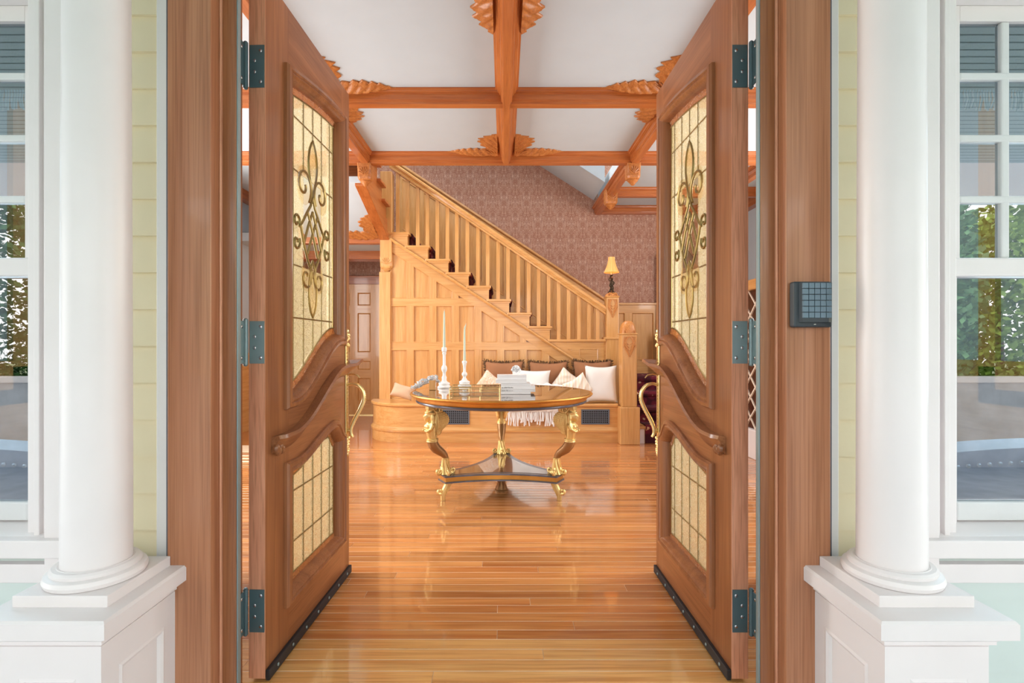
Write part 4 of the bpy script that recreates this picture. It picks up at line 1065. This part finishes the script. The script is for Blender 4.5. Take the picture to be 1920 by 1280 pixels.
# stack of books
bk = [(-.022, .1875, .015, 'book_white', 0), (-.022, .221, .019, 'book_grey', 0), (-.022, .221, .0225, 'book_white', 0), (-.022, .1875, .017, 'book_grey', 0), (-.060, .161, .0245, 'book_white', 0), (-.049, .161, .0335, 'book_white', 0)]
z = TZ; yb0 = 3.60
labs = ['slim white hardcover at the bottom of the book stack', 'pale grey hardcover second from the bottom of the book stack', 'white hardcover third from the bottom of the book stack',
        'pale grey hardcover fourth from the bottom of the book stack', 'white hardcover just under the topmost book of the stack', 'thick white hardcover topmost in the book stack']
for i, (xa, xb, h, mt, _) in enumerate(bk):
    d0 = .012*i+.004*(i % 2); ya, yb = yb0+d0, yb0+.24-.012*i
    r = thing('book', ((xa+xb)/2, (ya+yb)/2, z), labs[i], 'book', 'white books stacked on the round table')
    MB().box(xa, xb, ya, yb, z+.0004, z+.0032).box(xa, xb, ya, yb, z+h-.0032, z+h-.0004).box(xa, xb, ya, ya+.003, z+.003, z+h-.003).build('cover', mt, r, bevel=.0006)
    MB().box(xa+.004, xb-.004, ya+.003, yb-.004, z+.0032, z+h-.0032).build('pages', 'paper', r)
    if i in (1, 2):                          # spine lettering, too small in the photograph to read
        mk = MB(); xx = xa+.006; rt = random.Random(i)
        while xx < xa+.085:
            ww = rt.uniform(.003, .006); hh = rt.choice((.005, .005, .008)); mk.box(xx, xx+ww, ya-.0005, ya+.001, z+h*.32, z+h*.32+hh); xx += ww+rt.choice((.0015, .0015, .006))
        mk.build('spine_lettering', 'ink', r)
    z += h
def petals(mb, c_, R, n_, rng_, flat=.55):
    for i in range(n_):
        a = rng_.random()*6.283; e = math.asin(rng_.uniform(-.2, 1)); d = Vector((math.cos(a)*math.cos(e), math.sin(a)*math.cos(e), math.sin(e)))
        t1 = d.orthogonal().normalized(); t2 = d.cross(t1); q = R*rng_.uniform(.5, .75); p = Vector(c_)+d*R*.45
        rings = []
        for k in range(4):
            rr = q*(.2, .75, 1.0, .9)[k]; hh = R*(.0, .25, .48, .62)[k]
            rings.append([tuple(p+d*(hh+.12*R*math.sin(3*j*1.0472+k)*(k > 1))+t1*rr*math.cos(j*.5236)+t2*rr*flat*math.sin(j*.5236)) for j in range(12)])
        mb.loft(rings, True, False)
rr = random.Random(11)
m = MB(); petals(m, ((967.6-VX)*3.78/F, 3.78, z+.030), .030, 26, rr); m.ball(((967.6-VX)*3.78/F, 3.78, z+.026), .026)
o = m.build('coral_rose', 'book_white', smooth=True); tag(o, 'small white ruffled ceramic ball on top of the stacked books', 'ornament')
o.location = (0, 0, 0)
sc_ = thing('coral_sculpture', (-.61, 3.93, TZ), 'white coral-like flower sculpture on a small wooden block at the table edge', 'sculpture')
m = MB()
for (px, py, R) in ((776, 728, .022), (784, 722, .026), (793, 717, .028), (801, 716, .024), (808, 711, .028), (815, 709, .026), (820, 717, .022), (812, 718, .022), (788, 727, .018)):
    xx, yy, zz = P(px, py, 3.95); petals(m, (max(xx, -.70), yy, max(zz, TZ+.02)), R, 8, rr)
m.tube([P(776, 728, 3.95), P(793, 719, 3.95), P(808, 714, 3.95), P(818, 715, 3.95)], .012, 8)
m.build('coral', 'book_white', sc_, smooth=True)
box('block', 'oak_z', sc_, -.575, -.525, 3.92, 3.97, TZ, TZ+.075, .003)
# ================================================================ CUSHIONS AND THROW
SZ = .4365
def pillow(name, loc, w, h, t, tilt, roll, yaw, mat, label, group=None, fringe=None, fold=0):
    # loc: point on the seat below the centre; roll turns it in its own plane, tilt leans it back
    rise = (abs(w*math.sin(roll))+abs(h*math.cos(roll)))/2*1.0+.004
    M3 = Matrix.Rotation(yaw, 3, 'Z') @ Matrix.Rotation(-tilt, 3, 'X') @ Matrix.Rotation(roll, 3, 'Y')
    r = thing(name, (loc[0], loc[1], loc[2]), label, 'pillow', group)
    up = rise*math.cos(tilt)+t*.25*math.sin(tilt)
    tr_ = lambda p: tuple(M3 @ Vector(p)+Vector((0, 0, up)))
    N = 18; front = []; back = []; rg = random.Random(int(w*1000+abs(loc[0])*331)); ph = rg.random()*6
    def edge_(u, v): return w/2*u*(1-.07*(1-v*v)), h/2*v*(1-.07*(1-u*u))-.010*math.cos(u*1.57)*max(0, v)
    for i in range(N+1):
        ra, rb = [], []
        for j in range(N+1):
            u = -1+2*i/N; v = -1+2*j/N
            th_ = t/2*max(0, (1-u**4)*(1-v**4))**.55*(1+.06*math.sin(5*u+ph)*math.cos(4*v+ph))
            if fold: th_ *= (1-.4*abs(math.sin(4*(u-v)+ph))*fold)
            x, zz = edge_(u, v); ra.append(tr_((x, -th_, zz))); rb.append(tr_((x, th_, zz)))
        front.append(ra); back.append(rb)
    MB().loft(front, False).loft(back, False).build('cover', mat, r, smooth=True, local=True, angle=80)
    if fringe:
        f = MB(); M = 230
        for q in range(M):
            s_ = q/M*4; e = int(s_); a = -1+2*(s_-e)
            u, v = ((a, -1), (1, a), (-a, 1), (-1, -a))[e]; x, zz = edge_(u, v)
            if e == 0: continue
            n_ = Vector((u if abs(u) > .98 else 0, 0, v if abs(v) > .98 else 0)).normalized()
            L_ = rg.uniform(.014, .03); jx, jy = rg.uniform(-.012, .012), rg.uniform(-.018, .018)
            p = Vector((x, 0, zz)); e2 = p+n_*L_+Vector((jx if n_.z else 0, jy, jx if n_.x else 0))
            f.tube([tr_(p-n_*.006), tr_((p+e2)/2+Vector((0, jy*.4, 0))), tr_(e2)], .0046, 5)
        f.build('fringe', fringe, r, local=True)
    return r
def at(px, d): return (px-VX)*d/F
G3 = 'brown fringed pillows on the oak bench'
pillow('throw_pillow', (at(945, 6.08), 6.085, SZ), .455, .46, .13, .12, 0, .02, 'brown_fabric', 'brown fringed pillow behind the patterned peach pillow, next to the candlesticks', G3, 'fringe_brown')
pillow('throw_pillow', (at(1028, 6.08), 6.085, SZ), .455, .455, .13, .12, 0, -.02, 'brown_fabric', 'brown fringed pillow behind the white lumbar pillow', G3, 'fringe_brown')
pillow('throw_pillow', (at(1111, 6.08), 6.085, SZ), .455, .465, .13, .12, 0, 0, 'brown_fabric', 'brown fringed pillow behind the square white pillow beside the newel post', G3, 'fringe_brown')
pillow('throw_pillow', (at(995, 5.92), 5.925, SZ+.085), .45, .27, .11, .2, .05, 0, 'white_fabric', 'white lumbar pillow leaning on the brown pillows')
pillow('throw_pillow', (at(1127, 5.8), 5.80, SZ), .36, .42, .12, .16, 0, -.05, 'white_fabric', 'square plain white pillow leaning beside the newel post')
pillow('throw_pillow', (at(918, 5.9), 5.90, SZ), .27, .27, .09, .2, .62, 0, 'peach_fabric', 'peach patterned pillow standing on its corner')
pillow('throw_pillow', (at(1064, 5.95), 5.96, SZ), .30, .28, .08, .2, .62, 0, 'satin', 'cream satin pillow standing on its corner behind the pinched one', None, None, .6)
pillow('throw_pillow', (at(1083, 5.74), 5.735, SZ), .29, .24, .10, .25, -.5, .1, 'satin', 'cream satin pinched pillow against the square white pillow', None, None, .9)
pillow('throw_pillow', (at(757, 5.95), 5.90, SZ), .26, .17, .10, .5, .3, .1, 'beige_fabric', 'beige pillow lying on the rounded end of the bench')
th = thing('throw_blanket', (at(1010, 5.8), 5.8, SZ), 'white woven throw draped over the bench seat with a fringed end', 'blanket')
m = MB(); rows_ = []
xa, xb = at(950, 5.75), at(1075, 5.75)
path = [(5.862, SZ+.012), (5.858, SZ+.16), (5.84, SZ+.205), (5.80, SZ+.19), (5.76, SZ+.06), (5.70, SZ+.02), (5.676, SZ+.004), (5.672, SZ-.05), (5.672, SZ-.085)]
ua, ub = at(975, 5.8), at(1058, 5.8)
for k, (y, z_) in enumerate(path):
    row = []
    for i in range(41):
        t = i/40; hem = 1 if k > 5 else 0
        xx = ua+(ub-ua)*t if k < 4 else xa+(at(1046, 5.68)-xa)*t
        wv = .008*math.sin(t*31+k*.5)+.006*math.sin(t*13)
        row.append((xx, y+(-abs(wv)*hem), z_+(wv if not hem else 0)))
    rows_.append(row)
m.loft(rows_, False); o = m.build('cloth', 'white_fabric', th, smooth=True, angle=80)
s_ = o.modifiers.new('thick', 'SOLIDIFY'); s_.thickness = .006; s_.offset = 1
m = MB(); rg = random.Random(4)
for i in range(46):
    xx = xa+(at(1046, 5.68)-xa)*i/45; L_ = rg.uniform(.09, .17); y = 5.668+rg.uniform(-.004, .002)
    m.tube([(xx, y, SZ-.08), (xx+rg.uniform(-.006, .006), y-.003, SZ-.08-L_*.5), (xx+rg.uniform(-.014, .014), y, SZ-.08-L_)], lambda t: .0042+.003*t, 6)
m.build('fringe', 'white_fabric', th)
# ================================================================ NEWEL LAMP
lx, ly, lz = (1146.5-VX)*6.30/F, 6.30, 1.73
lp = thing('table_lamp', (lx, ly, lz), 'small lit lamp with bell shade and dark figurine base on the newel post', 'lamp')
sh_ = thing
zs0, zs1 = 1.10+(VY-511)*6.3/F, 1.10+(VY-482)*6.3/F
prf = []
for i in range(13):
    t = i/12; prf.append((.094-.052*(1-(1-t)**1.9)-.004*t, zs0+(zs1-zs0)*t))
prf = prf+[(r_-.003, z_) for r_, z_ in prf[::-1]]
shd = MB().lathe(prf, (lx, ly, 0), 32, False).build('lamp_shade', 'lamp_shade_silk', lp, smooth=True)
m = MB()
for k in range(16): 
    a = k*math.pi/8; m.tube([(lx+(r_+.001)*math.cos(a), ly+(r_+.001)*math.sin(a), z_) for r_, z_ in prf[:13]], .0012, 4)
m.build('rib', 'brass', shd)
f = MB()
f.lathe([(.045, 0), (.045, .012), (.03, .02), (.022, .03)], (lx, ly, lz), 20)
f.loft([[(lx+dx+a*math.cos(q*.628), ly+a*.85*math.sin(q*.628), lz+z_) for q in range(10)] for z_, a, dx in ((.025, .03, 0), (.06, .02, .004), (.09, .026, -.004), (.115, .022, .0), (.13, .024, .004), (.15, .02, .0), (.158, .01, 0))])
f.ball((lx+.004, ly-.004, lz+.172), (.018, .018, .021)); f.tube([(lx-.02, ly, lz+.145), (lx-.035, ly-.006, lz+.165), (lx-.015, ly, lz+.195), (lx, ly, lz+.21)], .007, 7)
f.tube([(lx+.02, ly, lz+.145), (lx+.036, ly-.01, lz+.12), (lx+.02, ly-.02, lz+.10)], .007, 7); f.tube([(lx+.006, ly-.012, lz+.09), (lx+.02, ly-.02, lz+.06), (lx+.012, ly-.016, lz+.03)], .009, 7)
f.ball((lx, ly, lz+.215), (.02, .02, .012))
me = remeshed(f, 'figurine', 'dark_bronze', .004, 3); link('figurine', me, lp, tuple(-Vector((lx, ly, lz))))
MB().lathe([(.006, .205), (.006, zs0-lz+.05), (.012, zs0-lz+.06)], (lx, ly, lz), 10).build('stem', 'brass', lp)
bl = bpy.data.lights.new('lamp_bulb', 'POINT'); bl.energy = 1.6; bl.color = (1, .72, .4); bl.shadow_soft_size = .03
o = bpy.data.objects.new('lamp_bulb', bl); COL.objects.link(o); o.parent = lp; o.location = (0, 0, (zs0+zs1)/2-lz+.04)
# ================================================================ HALL SIDE PIECES
# dark carved hall stand on the quarter landing, mostly behind the door
hs_ = thing('hall_stand', (2.3, 6.95, .70), 'dark carved wooden hall stand on the stair landing against the wallpaper', 'hall stand')
MB().box(2.12, 2.58, 6.88, 7.09, .697, 1.25).build('cabinet', 'dark_wood', hs_, bevel=.01)
MB().prism([(2.14, 1.25), (2.6, 1.25), (2.6, 2.3), (2.45, 2.5), (2.3, 2.52), (2.2, 2.42), (2.14, 2.3)], fy(7.03), 0, .05).build('back_panel', 'dark_wood', hs_, bevel=.01)
MB().tube([(2.16, 7.04, 2.28), (2.10, 6.98, 2.26), (2.075, 6.95, 2.29), (2.06, 6.94, 2.31)], lambda t: .012-.006*t, 7).build('hook', 'bronze_brown', hs_, smooth=True)
# lattice screen by the side wall
ls = thing('lattice_cabinet', (2.6, 4.6, 0), 'dark cabinet with pale diamond lattice doors standing beyond the open door', 'cabinet')
MB().box(2.42, 2.9, 3.9, 5.2, .28, 1.62).build('body', 'dark_wood', ls)
MB().box(2.36, 2.92, 3.86, 5.24, 1.62, 1.72).build('top', 'oak_y', ls, bevel=.01)
MB().box(2.38, 2.9, 3.88, 5.22, 0, .28).build('base', 'white_paint', ls, bevel=.008)
m = MB()
for k in range(-6, 12):
    for sg in (-1, 1):
        pl_ = clip_rect([(3.9+k*.2, .28), (3.9+k*.2+.02, .28), (3.9+k*.2+sg*1.34+.02, 1.62), (3.9+k*.2+sg*1.34, 1.62)], 3.9, 5.2, .28, 1.62)
        if len(pl_) >= 3: m.prism(pl_, lambda u, v, w: (w, u, v), 2.405+.004*(sg > 0), 2.4195)
m.build('lattice', 'cream_fabric', ls)
# blue settees under the front windows, inside the hall
def settee(x0, x1, label):
    r = thing('settee', ((x0+x1)/2, 1.95, 0), label, 'settee', 'blue settees inside the front windows')
    top = lambda x: .715+.04*math.sin(math.pi*(x-x0)/(x1-x0))
    n_ = 24; rings = []
    for i in range(n_+1):
        x = x0+(x1-x0)*i/n_; t = top(x)
        rings.append([(x, 1.72, .12), (x, 1.705, t-.05), (x, 1.72, t), (x, 1.78, t+.02), (x, 1.84, t), (x, 1.86, t-.06), (x, 1.86, .12)])
    bk_ = MB().loft(rings).build('backrest', 'blue_leather', r, smooth=True)
    m = MB()
    for i in range(1, 34):
        x = x0+(x1-x0)*i/34; m.ball((x, 1.706, top(x)-.045), (.008, .005, .008), 8, 5)
    m.build('nailheads', 'nailhead', bk_, smooth=True)
    MB().box(x0, x1, 1.86, 2.45, .14, .44).build('seat', 'blue_leather', r, bevel=.03)
    for x in (x0+.04, x1-.04):
        for y in (1.76, 2.4): MB().lathe([(.018, 0), (.025, .06), (.03, .14)], (x, y, 0), 12).build('leg', 'dark_wood', r, smooth=True)
settee(1.30, 2.5, 'blue nailhead settee behind the window on the keypad side')
settee(-2.55, -1.35, 'blue nailhead settee behind the window on the side without the keypad')
# fringed shades drawn at the head of the front windows
for xa, xb, lab in ((1.36, 2.28, 'fringed grey shade behind the upper panes of the window on the keypad side'), (-2.36, -1.43, 'fringed grey shade behind the upper panes of the window away from the keypad')):
    r = thing('roller_blind', ((xa+xb)/2, 1.63, 2.12), lab, 'shade', 'fringed shades in the front windows')
    MB().box(xa, xb, 1.622, 1.626, 1.90, 2.12).build('fabric', 'beige_fabric', r)
    MB().tube([(xa, 1.63, 2.12), (xb, 1.63, 2.12)], .014, 10).build('roller', 'white_paint', r, smooth=True)
    m = MB(); g = random.Random(9); x = xa
    while x < xb: m.tube([(x, 1.622, 1.905), (x+g.uniform(-.004, .004), 1.62, 1.875), (x+g.uniform(-.006, .006), 1.622, 1.845+g.uniform(-.008, .008))], .003, 5); x += .009
    m.build('fringe', 'white_fabric', r)
# ================================================================ PORCH AND GARDEN (behind the camera, seen in the window panes)
pf = struct(box('porch_floor', 'stone', None, -10, 10, -2.3, 1.53, -.3, -.18))
pc = struct(box('porch_ceiling', 'teal_boards', None, -10, 10, -2.3, 1.53, 2.96, 3.05))
tag(struct(box('porch_header', 'white_paint', None, -10, 10, -2.3, -2.1, 2.6, 2.96)), 'white beam along the open edge of the porch roof')
pp = struct(MB().box(-10, 10, -2.25, -2.15, -.18, .70).build('porch_parapet', 'stone')); box('cap', 'white_paint', pp, -10, 10, -2.3, -2.1, .70, .76, .01)
for x in (-4.6, 4.6):
    o = MB().lathe([(.12, .76), (.12, .8), (.085, .82), (.075, 2.5), (.11, 2.56), (.11, 2.6)], (x, -2.2, 0), 24).build('porch_post', 'white_paint', smooth=True)
    tag(o, 'white porch post on the parapet at the garden edge', 'column', 'porch posts at the garden edge')
struct(box('ground', 'lawn', None, -40, 40, -40, -2.3, -.62, -.5))
def shrub(x, y, rx, rz, n_, mat, label, seed):
    g = random.Random(seed); m = MB()
    for i in range(n_):
        a = g.random()*6.283; e = math.acos(g.uniform(-1, 1)); q = g.uniform(.7, 1.02)
        c_ = Vector((x+rx*q*math.sin(e)*math.cos(a), y+rx*q*math.sin(e)*math.sin(a), -.5+rz*(1+q*math.cos(e))))
        d1 = Vector((g.gauss(0, 1), g.gauss(0, 1), g.gauss(0, 1))).normalized(); d2 = d1.orthogonal().normalized(); s1, s2 = g.uniform(.05, .11), g.uniform(.03, .06)
        m.add([c_-d1*s1, c_+d2*s2, c_+d1*s1, c_-d2*s2], [(0, 1, 2, 3)])
    r = thing('garden_shrub', (x, y, -.5), label, 'shrub', 'garden shrubs beyond the porch parapet')
    m.build('foliage', mat, r)
    MB().tube([(x, y, -.52), (x+.05, y, rz*.6-.5), (x, y, rz-.5)], lambda t: .09-.05*t, 8).build('stem', 'dark_wood', r)
for i, x in enumerate((-12.6, -10.4, -8.2, -6, -2.4, 2.4, 6, 8.2, 10.4, 12.6)):
    shrub(x, -6.6-.5*(i % 3), 1.08, 2.0+.3*((i*5) % 3), 6500, ('foliage', 'foliage_dark', 'foliage')[i % 3], ('yellow-green leafy garden shrub beyond the porch parapet', 'dark bluish-green garden shrub beyond the porch parapet', 'yellow-green leafy garden shrub beyond the porch parapet')[i % 3], i)
